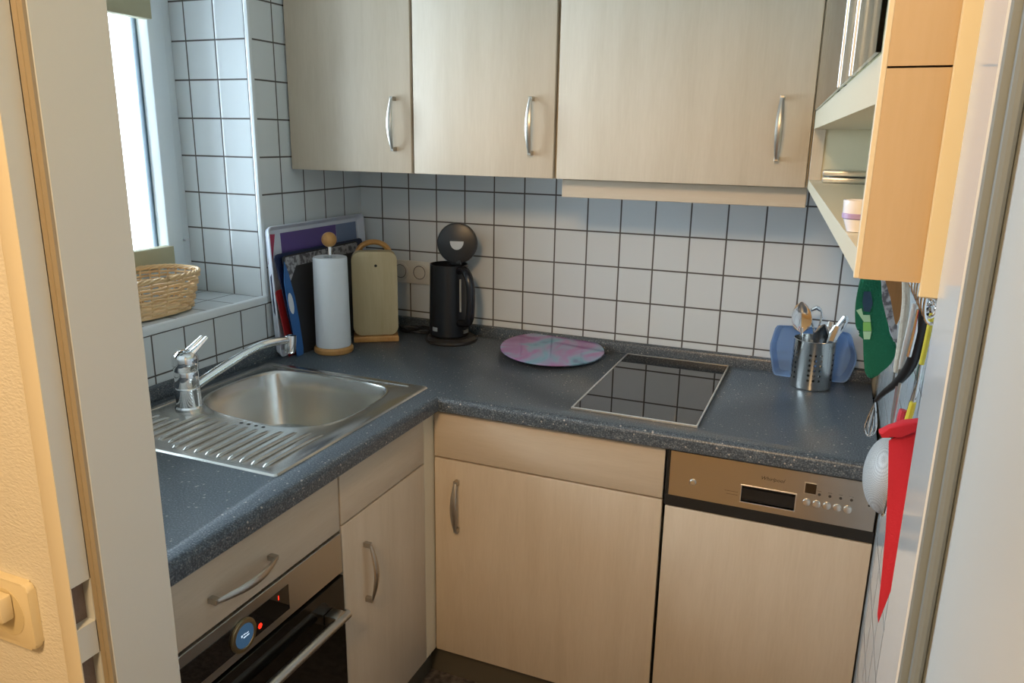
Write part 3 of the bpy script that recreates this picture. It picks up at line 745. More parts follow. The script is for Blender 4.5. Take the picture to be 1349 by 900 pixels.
# tap
TX, TY = 0.130, -0.925
t = thing('kitchen_tap', 'chrome single-lever mixer tap with a long spout standing on the sink', 'tap', (TX, TY, RT))
bm = new(); lathe(bm, [(0, 0.0), (0.031, 0.0), (0.031, 0.006), (0.028, 0.010), (0.0265, 0.050), (0.0265, 0.052), (0.0255, 0.054), (0.0262, 0.056), (0.0265, 0.089), (0.0255, 0.092), (0.0275, 0.096), (0.0285, 0.107), (0, 0.107)], (TX, TY, RT), 40); obj('tap_body', bm, M['chrome'], t)
bm = new()
lathe(bm, [(0, 0.1075), (0.0285, 0.1075), (0.0290, 0.122), (0.0255, 0.132), (0.016, 0.139), (0, 0.141)], (TX, TY, RT), 36)
p0 = Vector((TX + 0.004, TY + 0.004, RT + 0.129))
lv = Vector((0.022, 0.034, 0.036))
for s in (-0.008, 0.008):
    o_ = Vector((s, 0, 0))
    tube(bm, [p0 + o_ * 0.9, p0 + o_ + lv * 0.4, p0 + o_ * 0.9 + lv], [0.0105, 0.0075, 0.0046], 12, 0.7, ref=(1, 0, 0))
obj('lever', bm, M['chrome'], t)
tip = Vector((0.205, -0.663, 1.008))
root = Vector((TX + 0.006, TY + 0.022, RT + 0.052))
sp = smooth_open([root, root + Vector((0.012, 0.05, 0.020)), root.lerp(tip, 0.62) + Vector((0, 0, 0.022)), root.lerp(tip, 0.85) + Vector((0, 0, 0.012)), tip], 3)
bm = new(); tube(bm, sp, [0.0125 - 0.002 * k / (len(sp) - 1) for k in range(len(sp))], 16, 0.9); obj('spout', bm, M['chrome'], t)
bm = new(); lathe(bm, [(0, 0.016), (0.0135, 0.014), (0.0145, 0.0), (0.0135, -0.030), (0.011, -0.032), (0, -0.030)], tip + Vector((0.003, 0.010, -0.004)), 24, (0.05, 0.12, 1)); obj('aerator', bm, M['chrome'], t)

# ================================================================ HOB
HX0, HX1, HY0, HY1 = 0.926, 1.222, -0.545, -0.020
t = thing('ceramic_hob', 'narrow black ceramic hob with a thin steel frame, set in the worktop', 'hob', ((HX0 + HX1) / 2, (HY0 + HY1) / 2, WT))
bm = new(); box(bm, (HX0 + 0.004, HY0 + 0.004, WT - 0.03), (HX1 - 0.004, HY1 - 0.004, WT + 0.0035)); obj('glass_plate', bm, M['black_glass'], t)
bm = new()
for a, b in (((HX0, HY0), (HX1, HY0 + 0.0045)), ((HX0, HY1 - 0.0045), (HX1, HY1)), ((HX0, HY0 + 0.0045), (HX0 + 0.0045, HY1 - 0.0045)), ((HX1 - 0.0045, HY0 + 0.0045), (HX1, HY1 - 0.0045))):
    box(bm, (a[0], a[1], WT - 0.0005), (b[0], b[1], WT + 0.0052), 0.0008, 1)
obj('steel_frame', bm, M['alu'], t)

# ================================================================ THINGS ON THE WORKTOP
# round glass disc, slightly raised at the back
dc = Vector((0.728, -0.128, WT + 0.0185)); tilt = math.atan2(0.012, 0.30)
t = thing('glass_cutting_board', 'round glass board with a mauve and turquoise print, left of the hob', 'cutting board', (dc.x, dc.y, WT))
axd = Vector((0.03, -math.sin(tilt), math.cos(tilt)))
bm = new(); lathe(bm, [(0, 0), (0.151, 0), (0.1525, 0.0015), (0.1525, 0.0035), (0.151, 0.005), (0, 0.005)], dc, 96, axd); obj('disc', bm, M['art'], t)
for a in (45, 135, 225, 315):
    px_, py_ = dc.x + 0.115 * math.cos(math.radians(a)), dc.y + 0.115 * math.sin(math.radians(a))
    top = dc.z - (axd.x * (px_ - dc.x) + axd.y * (py_ - dc.y)) / axd.z
    bm = new(); lathe(bm, [(0, 0), (0.008, 0), (0.007, top - WT - 0.0002), (0, top - WT - 0.0002)], (px_, py_, WT + 0.0003), 16)
    obj('foot', bm, M['black'], t)

# kettle
KX, KY = 0.383, -0.100
t = thing('electric_kettle', 'matte black electric kettle with its lid open, on its base by the sockets', 'kettle', (KX, KY, WT))
bm = new(); lathe(bm, [(0, 0.0), (0.079, 0.0), (0.081, 0.004), (0.080, 0.010), (0.070, 0.017), (0, 0.017)], (KX, KY, WT + 0.0003), 56); obj('base_plate', bm, mat('black_base', (0.03, 0.026, 0.024), 0.3), t)
bm = new(); lathe(bm, [(0, 0.018), (0.057, 0.018), (0.0605, 0.022), (0.0610, 0.05), (0.0580, 0.235), (0.0582, 0.2405), (0.0560, 0.2405), (0.0555, 0.232), (0.0570, 0.05), (0, 0.05)], (KX - 0.010, KY + 0.005, WT), 56); bd = obj('jug', bm, M['kettle'], t)
hd = Vector((0.83, -0.45, 0)).normalized()       # handle direction
bm = new(); c = Vector((KX - 0.010, KY + 0.005, WT))
hp = smooth_open([c + hd * 0.054 + Vector((0, 0, 0.226)), c + hd * 0.082 + Vector((0, 0, 0.236)), c + hd * 0.112 + Vector((0, 0, 0.205)), c + hd * 0.116 + Vector((0, 0, 0.13)), c + hd * 0.108 + Vector((0, 0, 0.070)), c + hd * 0.056 + Vector((0, 0, 0.064))], 3)
tube(bm, hp, 0.0140, 14, 0.85, ref=Vector((-hd.y, hd.x, 0))); obj('handle', bm, mat('glossy_black_handle', (0.012, 0.013, 0.018), 0.18), bd)
bm = new(); tube(bm, [c + hd * 0.0615 + Vector((0, 0, 0.100)), c + hd * 0.0605 + Vector((0, 0, 0.200))], 0.003, 8); obj('water_gauge', bm, mat('grey_gauge', (0.35, 0.34, 0.31), 0.3), bd)
hinge = c + hd * 0.030 + Vector((0, 0.0, 0.243)); 
ln = Vector((0.30, -1.0, 0.10)).normalized(); lc = c + hd * 0.036 + Vector((0, 0.012, 0.306))
bm = new(); lathe(bm, [(0, -0.006), (0.060, -0.006), (0.0620, 0.0), (0.0600, 0.007), (0.054, 0.009), (0, 0.009)], lc, 48, ln)
ua, ub = frame_of(ln)
box(bm, hinge + Vector((-0.022, -0.004, -0.004)), hinge + Vector((0.022, 0.008, 0.012)), 0.002); lid = obj('lid', bm, M['kettle'], bd)
hr = ln.cross(Vector((0, 0, 1))).normalized(); hr = -hr if hr.x < 0 else hr; hu = Vector((0, 0, 1)) - ln * ln.z
bm = new(); prism(bm, [lc + ln * 0.0092 + hr * (0.021 * math.cos(a)) + hu * (0.006 - 0.026 * math.sin(a)) for a in [PI * k / 16 for k in range(17)]], ln * 0.0008); obj('lid_window', bm, mat('grey_half_moon', (0.55, 0.58, 0.60), 0.3), lid)
vd = (Vector((CAM.x, CAM.y, 0)) - Vector((KX, KY, 0))).normalized()
def on_jug(ang, r):            # ang measured from the camera side, counter-clockwise
    a0 = math.atan2(vd.y, vd.x) + ang
    return Vector((math.cos(a0), math.sin(a0), 0)) * r
def patch(bm, a0, a1, r, z0, z1, thick=0.0012, nn=5):
    A = []
    for k in range(nn + 1):
        a = a0 + (a1 - a0) * k / nn
        A.append([bm.verts.new(c + on_jug(a, r + d) + Vector((0, 0, z))) for d, z in ((0, z0), (thick, z0), (thick, z1), (0, z1))])
    for P_, Q in zip(A, A[1:]):
        for j in range(4): bm.faces.new((P_[j], P_[(j + 1) % 4], Q[(j + 1) % 4], Q[j]))
    bm.faces.new(A[0]); bm.faces.new(A[-1])
bm = new(); patch(bm, -0.95, -0.62, 0.0612, 0.038, 0.050); obj('logo_plate', bm, mat('pale_label', (0.30, 0.33, 0.36), 0.4), bd)
bm = new(); patch(bm, 0.75, 1.15, 0.0612, 0.030, 0.040, 0.004); obj('switch', bm, M['alu'], bd)

# paper towel holder and roll
PX, PY = 0.130, -0.364
t = thing('paper_towel_holder', 'beech paper towel holder with a ball finial, left of the chopping boards', 'kitchen roll holder', (PX, PY, WT))
bm = new(); lathe(bm, [(0, 0), (0.054, 0), (0.057, 0.004), (0.057, 0.013), (0.053, 0.018), (0, 0.018)], (PX, PY, WT + 0.0003), 48); obj('base', bm, M['beech'], t)
bm = new(); lathe(bm, [(0, 0.018), (0.0065, 0.018), (0.0065, 0.312), (0, 0.312)], (PX, PY, WT), 16); obj('rod', bm, M['chrome'], t)
bm = new(); lathe(bm, [(0.0215 * math.sin(PI * k / 14), 0.329 - 0.0215 * math.cos(PI * k / 14)) for k in range(15)], (PX, PY, WT), 28); obj('ball', bm, M['beech'], t)
bm = new(); lathe(bm, [(0.018, 0.0195), (0.0495, 0.0195), (0.0505, 0.024), (0.0495, 0.15), (0.0485, 0.276), (0.047, 0.280), (0.018, 0.279), (0.018, 0.0195)], (PX, PY, WT), 48)
tag(obj('paper_towel_roll', bm, M['paper'], loc=(PX, PY, WT + 0.0195)), 'white paper towel roll on the wooden holder', 'paper towel roll')

# board stand: foot, arch, and breakfast boards held in it
bd_c = Vector((0.172, -0.200, WT)); ya = math.radians(34); bx = Vector((math.cos(ya), math.sin(ya), 0)); by = Vector((-math.sin(ya), math.cos(ya), 0))
t = thing('board_stand', 'beech stand with foot bar and arched handle holding pale breakfast boards', 'board stand', bd_c)
def P3(a, b, z): return bd_c + bx * a + by * b + Vector((0, 0, z))
bm = new(); prism(bm, [P3(a, b, 0.0003) for a, b in ((-0.068, -0.030), (0.068, -0.030), (0.068, 0.045), (-0.068, 0.045))], (0, 0, 0.019), bev=0.004, seg=3); obj('foot', bm, M['beech'], t)
bm = new(); arc = [P3(-0.047, 0.034, 0.0195)] + [P3(-0.049 * math.cos(PI * k / 20), 0.034, 0.262 + 0.040 * math.sin(PI * k / 20)) for k in range(21)] + [P3(0.047, 0.034, 0.0195)]
tube(bm, arc, 0.0120, 12, 0.7, ref=by); obj('arch', bm, M['beech'], t)
grp = 'breakfast boards in the beech stand'
labs = ['front pale breakfast board with a small hole, facing the room', 'middle pale breakfast board, hidden behind the front one', 'rear pale breakfast board next to the arch of the stand']
for i in range(3):
    b0_ = -0.022 + 0.016 * i
    bm = new(); out = [P3(a, b0_, 0.150 + z) for a, z in rrect(0, 0, 0.136, 0.252, 0.022, 5)]
    # slightly waisted top and bottom edges
    prism(bm, [p + Vector((0, 0, 0.006 * (1 - ((p - bd_c).dot(bx) / 0.068) ** 2) * (1 if p.z > WT + 0.15 else -1))) for p in out], by * 0.012, bev=0.002, seg=2)
    o = tag(obj('breakfast_board', bm, M['board'], loc=P3(0, b0_ + 0.006, 0.0245)), labs[i], 'cutting board', grp)
    if i == 0:
        bm = new(); lathe(bm, [(0, 0), (0.0042, 0), (0.0042, 0.0006), (0, 0.0006)], P3(0.004, b0_, 0.237) , 16, -by); obj('hang_hole', bm, M['black_gap'], o)

# leaning boards and tray in the corner (all lean on the left wall)
def leaning(name, y0, y1, xb, xt, h, th, m, label, cat, rad=0.012, z0=0.0006):
    """upright sheet: foot line at xb, top line at xt, spanning y0..y1"""
    n = Vector((1, 0, (xb - xt) / h)).normalized()
    out = []
    for a, z in rrect((y0 + y1) / 2, h / 2, abs(y1 - y0), h, rad, 4): out.append(Vector((xb + (xt - xb) * z / h, a, WT + z0 + z)))
    bm = new(); prism(bm, out, n * th, bev=min(0.002, th * 0.3), seg=2)
    o = obj(name, bm, m, loc=(xb, (y0 + y1) / 2, WT)); tag(o, label, cat); return o, n
# tray with raised rim
TYa, TYb, TH_, xb, xt = -0.492, -0.025, 0.370, 0.020, 0.003
n = Vector((1, 0, (xb - xt) / TH_)).normalized()
def TP(a, z, d): return Vector((xb + (xt - xb) * z / TH_, a, WT + 0.0006 + z)) + n * d
t = thing('serving_tray', 'white tray with a purple print and side grip, standing in the corner against the wall', 'tray', (0.04, -0.27, WT))
bm = new()
def trring(w, d): return [bm.verts.new(TP(a, z, d)) for a, z in rrect((TYa + TYb) / 2, TH_ / 2, (TYb - TYa) - 2 * w, TH_ - 2 * w, 0.012, 5)]
rs_ = [trring(0.008, 0.0), trring(0.0, 0.020), trring(0.001, 0.022), trring(0.004, 0.021), trring(0.014, 0.004)]
for A, B in zip(rs_, rs_[1:]):
    for k in range(len(A)): bm.faces.new((A[k], A[(k + 1) % len(A)], B[(k + 1) % len(A)], B[k]))
bm.faces.new(rs_[0]); bm.faces.new(rs_[-1])
obj('tray_body', bm, M['tray_white'], t)
def quad_print(name, pts, m, d=0.0045):
    bm = new(); prism(bm, [TP(a, z, d) for a, z in pts], n * 0.0006); return obj(name, bm, m, t)
quad_print('purple_print', [(-0.425, 0.20), (-0.16, 0.20), (-0.16, 0.345), (-0.425, 0.345)], mat('purple_print', (0.13, 0.085, 0.30), 0.4))
quad_print('lilac_print', [(-0.158, 0.20), (-0.05, 0.20), (-0.05, 0.345), (-0.158, 0.345)], mat('blue_grey_print', (0.20, 0.27, 0.44), 0.4))
quad_print('red_print', [(-0.487, 0.265), (-0.470, 0.262), (-0.460, 0.300), (-0.448, 0.345), (-0.478, 0.347), (-0.484, 0.31)], mat('crimson_print', (0.45, 0.05, 0.12), 0.4))
bm = new(); 
gp = [(-0.0, 0.125), (0.012, 0.13), (0.012, 0.235), (0, 0.24)]
ge = Vector((0, -1, 0))
prism(bm, [TP(TYa + 0.0055, z, d) + ge * 0.0025 for z, d in ((0.13, 0.010), (0.12, 0.015), (0.13, 0.020), (0.23, 0.020), (0.24, 0.015), (0.23, 0.010))], ge * 0.001); obj('grip_slot', bm, M['navy'], t)
def slab4(name, fn, ff, tn, tf, th, m, label, cat):
    """sheet standing on the worktop: foot near/far, top near/far corners of its front face"""
    fn, ff, tn, tf = Vector(fn), Vector(ff), Vector(tn), Vector(tf)
    nn = (ff - fn).cross(tn - fn).normalized(); nn = nn if nn.x > 0 else -nn
    def Q(a, z, d=0.0): return (fn.lerp(ff, a)).lerp(tn.lerp(tf, a), z) + nn * d
    r = 0.035
    out = [Q(0, 0), Q(1, 0), Q(1, 1 - r), Q(1 - r * 0.3, 1 - r * 0.3), Q(1 - r, 1), Q(r, 1), Q(r * 0.3, 1 - r * 0.3), Q(0, 1 - r)]
    bm = new(); prism(bm, out, -nn * th, bev=th * 0.25, seg=1)
    o = obj(name, bm, m, loc=(fn + ff) / 2); tag(o, label, cat); return o, Q
zf = WT + 0.0008
def XW(u, v, x): return W(u, v, 'x', x)
slab4('cutting_board', (0.053, -0.470, zf), (0.046, -0.25, zf), XW(363, 384, 0.0370), (0.034, -0.25, 1.105), 0.003, M['red_board'], 'red plastic cutting board, mostly hidden between the white tray and the navy one', 'cutting board')
slab4('cutting_board', (0.0615, -0.445, zf), (0.050, -0.07, zf), XW(361, 336, 0.0375), XW(477, 313, 0.031), 0.0035, M['navy'], 'navy blue cutting board leaning in front of the white tray', 'cutting board')
o, Q = slab4('cutting_board', (0.0705, -0.432, zf), (0.057, -0.10, zf), XW(372, 338, 0.048), XW(471, 317, 0.0385), 0.005, M['charcoal'], 'charcoal cutting board with a granite-look border, leaning foremost', 'cutting board')
bm = new(); prism(bm, [Q(a, z, 0.0004) for a, z in ((0.012, 0.97), (0.03, 0.985), (0.97, 0.985), (0.985, 0.97), (0.985, 0.87), (0.93, 0.885), (0.13, 0.885), (0.07, 0.80), (0.012, 0.72))], Q(0, 0, 0.0008) - Q(0, 0, 0)); obj('granite_border', bm, M['granite'], o)
t = thing('board_guard', 'slanting blue plastic holder with a white oval, in front of the navy board', 'holder', (0.085, -0.45, WT))
q0 = [XW(u, v, x) for u, v, x in ((374, 345, 0.052), (380, 362, 0.055), (388, 392, 0.060), (394, 425, 0.066), (399, 458, 0.071), (399, 466, 0.074), (391, 470, 0.075), (386, 440, 0.071), (379, 405, 0.064), (374, 372, 0.057))]
for p in q0: p.z = max(p.z, WT + 0.001)
bm = new(); prism(bm, q0, (0.0035, -0.0015, 0)); g = obj('shell', bm, M['blue'], t)
bm = new(); prism(bm, [XW(383.5 + 3.3 * math.cos(a) + 2.2 * math.sin(a), 400 + 14 * math.sin(a), 0.0680) for a in [2 * PI * k / 24 for k in range(24)]], (0.0008, -0.0004, 0)); obj('white_oval', bm, M['white'], g)

# double socket on the back wall
t = thing('double_socket', 'white double power socket on the tiled back wall, behind the kettle', 'socket', (0.188, 0, 1.082))
bm = new(); box(bm, (0.112, -0.010, 1.044), (0.265, -0.0005, 1.119), 0.003, 2); obj('frame', bm, M['white_plastic'], t)
for xx in (0.152, 0.223):
    bm = new(); lathe(bm, [(0.0290, 0), (0.0290, 0.003), (0.0215, 0.003), (0.0205, -0.004), (0, -0.004)], (xx, -0.0102, 1.083), 36, (0, -1, 0)); s_ = obj('outlet', bm, M['white_plastic'], t)
    bm = new(); tube(bm, [Vector((xx + 0.0213 * math.cos(a), -0.0136, 1.083 + 0.0213 * math.sin(a))) for a in [2 * PI * k / 36 for k in range(36)]], 0.0010, 6, closed=True); obj('shade_ring', bm, M['print_shade_dark'], s_)  # thin dark ring paints the shade around the outlet rim
    bm = new()
    for q in (-0.0095, 0.0095): lathe(bm, [(0, 0), (0.0028, 0), (0.0028, 0.0008), (0, 0.0008)], (xx + q, -0.0062, 1.083), 12, (0, -1, 0))
    for q in (-0.019, 0.016): box(bm, (xx - 0.003, -0.0085, 1.083 + q), (xx + 0.003, -0.006, 1.083 + q + 0.003))
    obj('contact_holes', bm, M['black_gap'], s_)
# coil of black cable
bm = new(); pts = []
for k in range(110):
    a = k / 110 * 2 * PI * 3.3
    pts.append((0.245 + 0.052 * math.cos(a) + 0.004 * math.sin(3.1 * a), -0.080 + 0.028 * math.sin(a), WT + 0.0045 + 0.010 * k / 110 + 0.009 * (0.5 + 0.5 * math.sin(1.7 * a)) ))
pts += [(0.300, -0.090, WT + 0.012), (0.318, -0.096, WT + 0.006)]
tube(bm, pts, 0.0034, 8); tag(obj('cable', bm, M['black'], loc=(0.245, -0.08, WT)), 'black cable coiled on the worktop between the board stand and the kettle', 'cable')

# blue translucent box behind the cutlery cup
t0 = [(1014, 452), (1019, 436), (1023, 424), (1030, 423), (1075, 426), (1117, 432), (1123, 437), (1126, 450), (1130, 466), (1127, 478), (1120, 492), (1114, 499), (1106, 499), (1065, 494), (1024, 490), (1019, 487), (1017, 474)]
def blue_outline(s, y):
    P_ = [W(u, v, 'y', -0.045) for u, v in t0]
    cx_ = sum(p.x for p in P_) / len(P_); cz_ = (max(p.z for p in P_) + min(p.z for p in P_)) / 2
    out = []
    for p in smooth_closed([Vector((p.x, 0, max(p.z, WT + 0.002))) for p in P_], 1): out.append(Vector((cx_ + (p.x - cx_) * s, y, cz_ + (p.z - cz_) * s)))
    return out
bm = new()
lo = [p.z for p in blue_outline(1, 0)]; 
def addring(s, y): return [bm.verts.new(p) for p in blue_outline(s, y)]
RR = [addring(0.86, -0.020), addring(0.90, -0.023), addring(0.98, -0.050), addring(1.0, -0.052), addring(0.965, -0.0505), addring(0.86, -0.0255), addring(0.80, -0.0245)]
for A, B in zip(RR, RR[1:]):
    for k in range(len(A)): bm.faces.new((A[k], A[(k + 1) % len(A)], B[(k + 1) % len(A)], B[k]))
bm.faces.new(RR[0]); bm.faces.new(RR[-1])
zmin = min(v.co.z for v in bm.verts)
bm.transform(Matrix.Translation((0, 0, WT + 0.0008 - zmin)))
tag(obj('storage_box', bm, M['blue_clear'], loc=(1.43, -0.04, WT)), 'translucent blue plastic dish standing upright behind the cutlery cup', 'dish')

# cutlery cup and what stands in it
CX, CY = 1.439, -0.108
bm = new(); lathe(bm, [(0, 0), (0.0490, 0), (0.0515, 0.003), (0.0517, 0.126), (0.0525, 0.128), (0.0510, 0.1285), (0.0503, 0.125), (0.0503, 0.004), (0, 0.004)], (CX, CY, WT + 0.0004), 64)
tag(obj('cutlery_cup', bm, M['perforated'], loc=(CX, CY, WT)), 'perforated stainless steel cup holding cutlery, right of the hob', 'cup')
def leaning_utensil(name, label, cat, base, top, draw, m=None):
    base, top = Vector(base), Vector(top); o = tag_thing = None
    bm = new(); draw(bm, base, top); o = obj(name, bm, m or M['chrome'], loc=base); tag(o, label, cat); return o
def spoon(bm, b, t_, k_=1.0):
    d = (t_ - b); L_ = d.length; d.normalize(); vdir = (CAM - t_); vdir = (vdir - d * vdir.dot(d)).normalized(); s = d.cross(vdir)
    tube(bm, [b, t_ - d * 0.055], [0.0035, 0.0028], 8, 0.6)
    c_ = t_ - d * 0.028; rings = []
    for i in range(9):
        tt = -1 + 2 * i / 8; w = 0.018 * k_ * math.sqrt(max(0.02, 1 - tt * tt)) * (1 - 0.15 * tt)
        p = c_ + d * 0.030 * k_ * tt
        rings.append([bm.verts.new(p + s * w * math.cos(a) + vdir * (-0.006 * (1 - tt * tt) * (1 - abs(math.cos(a))) + 0.0012 * math.sin(a))) for a in [2 * PI * k / 12 for k in range(12)]])
    for A, B in zip(rings, rings[1:]):
        for k in range(12): bm.faces.new((A[k], A[(k + 1) % 12], B[(k + 1) % 12], B[k]))
    bm.faces.new(rings[0]); bm.faces.new(rings[-1])
def CW(u, v, y): return W(u, v, 'y', y)
leaning_utensil('spoon', 'large serving spoon standing bowl-up at the left of the cutlery cup', 'spoon', (CX - 0.020, CY - 0.004, WT + 0.008), CW(1056, 404, CY - 0.01), lambda bm, b, t_: spoon(bm, b, t_, 1.35))
def looped(bm, b, t_):
    d = (t_ - b).normalized(); vdir = (CAM - t_); vdir = (vdir - d * vdir.dot(d)).normalized(); s = d.cross(vdir)
    tube(bm, smooth_open([b, t_ - d * 0.07, t_ - d * 0.035 - s * 0.013, t_ - d * 0.008 - s * 0.012, t_, t_ - d * 0.010 + s * 0.013, t_ - d * 0.040 + s * 0.013, t_ - d * 0.075 + s * 0.002], 3), 0.0026, 8)
    tube(bm, [t_ - d * 0.012 - s * 0.014, t_ - d * 0.004, t_ - d * 0.012 + s * 0.010], [0.004, 0.0065, 0.004], 10)
leaning_utensil('garlic_press', 'chrome tool with a wire loop handle standing highest in the cutlery cup', 'tool', (CX + 0.004, CY + 0.010, WT + 0.008), CW(1076, 403, CY + 0.005), looped)
def flat(bm, b, t_, w=0.011, th=0.0025):
    d = (t_ - b).normalized(); vdir = (CAM - t_); vdir = (vdir - d * vdir.dot(d)).normalized(); s = d.cross(vdir)
    tube(bm, [b, b.lerp(t_, 0.6), t_ - d * 0.02, t_], [w * 0.5, w * 0.6, w, w * 0.7], 12, th / w, ref=s)
leaning_utensil('can_opener', 'steel tool with a looped grip leaning right in the cutlery cup', 'tool', (CX - 0.036, CY + 0.004, WT + 0.008), CW(1113, 417, CY - 0.01), lambda bm, b, t_: [tube(bm, [b + Vector((0, 0, 0)), b.lerp(t_, 0.6), t_], [0.004, 0.0045, 0.006], 8), tube(bm, smooth_open([b.lerp(t_, 0.6) + Vector((0.006, 0, -0.006)), b.lerp(t_, 0.8) + Vector((0.012, 0, -0.010)), t_ + Vector((0.008, 0, -0.006)), t_], 2), 0.0045, 8)], M['chrome'])
leaning_utensil('butter_knife', 'steel knife with a broad blade leaning right in the cutlery cup', 'knife', (CX + 0.002, CY - 0.02, WT + 0.008), CW(1104, 430, CY - 0.02), lambda bm, b, t_: flat(bm, b, t_, 0.012))
leaning_utensil('teaspoon', 'small steel spoon lying back-up at the rim of the cutlery cup', 'spoon', (CX - 0.004, CY + 0.0, WT + 0.01), CW(1086, 428, CY - 0.02), spoon)
leaning_utensil('peeler', 'steel peeler showing just above the rim, between loop handle and knife', 'peeler', (CX + 0.012, CY + 0.012, WT + 0.008), CW(1095, 424, CY), lambda bm, b, t_: flat(bm, b, t_, 0.009), M['alu'])

# basket on the sill
BX, BY, BZ = -0.125, -0.800, 1.0705
t = thing('wicker_basket', 'oval pale wicker basket on the tiled window sill', 'basket', (BX, BY, BZ))
def oval(rx, ry, k, nn): 
    a = 2 * PI * k / nn; ca, sa = math.cos(a), math.sin(a); e = 0.75
    return Vector((rx * math.copysign(abs(ca) ** e, ca), ry * math.copysign(abs(sa) ** e, sa), 0)), Vector((ca, sa, 0))
bm = new(); NS = 28; ROWS = 10; HB = 0.088
for r in range(ROWS):
    z = 0.006 + HB * r / (ROWS - 1); fl = 1 + 0.20 * z / HB
    pts = []
    for k in range(NS * 4):
        p, nr = oval(0.078 * fl, 0.125 * fl, k, NS * 4)
        pts.append(Vector((BX, BY, BZ + z)) + p + nr * 0.0046 * math.sin(PI * k / 4 + PI * r + 0.3))
    tube(bm, pts, 0.0036, 6, closed=True)
obj('weave', bm, M['wicker'], t)
bm = new()
for k in range(NS):
    p0_, nr = oval(0.078, 0.125, k, NS); p1_, _ = oval(0.078 * 1.2, 0.125 * 1.2, k, NS)
    tube(bm, [Vector((BX, BY, BZ + 0.002)) + p0_, Vector((BX, BY, BZ + HB + 0.004)) + p1_], 0.0024, 6)
obj('stakes', bm, M['wicker'], t)
bm = new()
for ph in (0, PI / 2, PI, 1.5 * PI):
    pts = []
    for k in range(NS * 4):
        p, nr = oval(0.078 * 1.21, 0.125 * 1.21, k, NS * 4); a = PI * k / 5 + ph
        pts.append(Vector((BX, BY, BZ + HB + 0.008)) + p + nr * 0.0042 * math.cos(a) + Vector((0, 0, 0.0042 * math.sin(a))))
    tube(bm, pts, 0.0030, 6, closed=True)
obj('braided_rim', bm, M['wicker'], t)
bm = new(); prism(bm, [Vector((BX, BY, BZ + 0.001)) + oval(0.078, 0.125, k, 40)[0] for k in range(40)], (0, 0, 0.005)); obj('bottom', bm, M['wicker'], t)

# ================================================================ RIGHT WALL: rail with hanging things
t = thing('utensil_rail', 'chrome utensil rail on the right wall below the open shelf unit', 'rail', (1.58, -0.8, 1.33))
bm = new(); tube(bm, [(1.582, -1.22, 1.325), (1.582, -0.40, 1.325)], 0.0045, 12)
for yy in (-1.2, -0.42): tube(bm, [(1.5995, yy, 1.325), (1.582, yy, 1.325)], 0.005, 10)
obj('bar', bm, M['chrome'], t)
def hook(y, x=1.582):
    bm = new(); tube(bm, smooth_open([(x + 0.006, y, 1.322), (x + 0.006, y, 1.334), (x - 0.004, y, 1.338), (x - 0.010, y, 1.325), (x - 0.010, y, 1.300), (x - 0.004, y, 1.286), (x + 0.006, y, 1.288), (x + 0.010, y, 1.298)], 2), 0.0022, 8)
    lathe(bm, [(0.0050 * math.sin(PI * k / 8), -0.0050 * math.cos(PI * k / 8)) for k in range(9)], (x + 0.010, y, 1.300), 12)
    return obj('hook', bm, M['chrome'], t)
for yy in (-0.50, -0.60, -0.70, -0.80, -0.88, -0.93, -0.965, -1.00, -1.04, -1.08): hook(yy)
# oven mitt
ym = -0.50
mo = [(1136, 362), (1160, 362), (1162, 387), (1170, 427), (1174, 448), (1182, 455), (1180, 468), (1173, 481), (1159, 492), (1150, 501), (1142, 498), (1138, 485), (1137, 438), (1131, 438), (1126.5, 430), (1126.5, 406), (1131, 380)]
bm = new(); P_ = smooth_closed([W(u, v, 'y', ym) for u, v in mo], 2)
P_ = [Vector((p.x, p.y, min(p.z, 1.30))) for p in P_]
prism(bm, P_, (0, 0.030, 0), bev=0.007, seg=3)
mitt = tag(obj('oven_mitt', bm, M['green_cloth'], loc=(1.56, ym, 1.28)), 'green oven mitt with patchwork squares hanging on the right wall', 'oven mitt')
for nm, pts_, m_ in (('slate_patch', [(1138, 384), (1147, 384), (1150, 400), (1146, 411), (1138, 410), (1136, 398)], M['slate_patch']), ('light_patch', [(1128, 409), (1135, 406), (1137, 415), (1146, 415), (1147, 424), (1138, 424)], M['green_pale']),
                     ('light_patch', [(1137, 424.5), (1147, 424.5), (1148, 436), (1137, 436)], M['green_light']), ('light_patch', [(1137, 436.5), (1148, 436.5), (1146, 447), (1138, 447)], M['green_pale'])):
    bm = new(); prism(bm, [W(u, v, 'y', ym) for u, v in pts_], (0, -0.0015, 0)); obj(nm, bm, m_, mitt)
bm = new(); tube(bm, smooth_open([W(1143, 367, 'y', ym + 0.01), W(1150, 362, 'y', ym + 0.01), W(1160, 361, 'y', ym + 0.01), (1.573, ym + 0.012, 1.288)], 2), 0.003, 8); obj('hanging_loop', bm, M['green_dark'], mitt)
def ptube(uvs, y0, y1, rs, it=2, seg=10, flat=1.0):
    pts = [W(u, v, 'y', y0 + (y1 - y0) * i / (len(uvs) - 1)) for i, (u, v) in enumerate(uvs)]
    pts = smooth_open(pts, it); k = len(pts); n_ = len(rs)
    rr = [rs[min(int(i / (k - 1) * (n_ - 1)), n_ - 2)] * (1 - (i / (k - 1) * (n_ - 1) - min(int(i / (k - 1) * (n_ - 1)), n_ - 2))) + rs[min(int(i / (k - 1) * (n_ - 1)), n_ - 2) + 1] * (i / (k - 1) * (n_ - 1) - min(int(i / (k - 1) * (n_ - 1)), n_ - 2)) for i in range(k)]
    b = new(); tube(b, pts, rr, seg, flat); return b
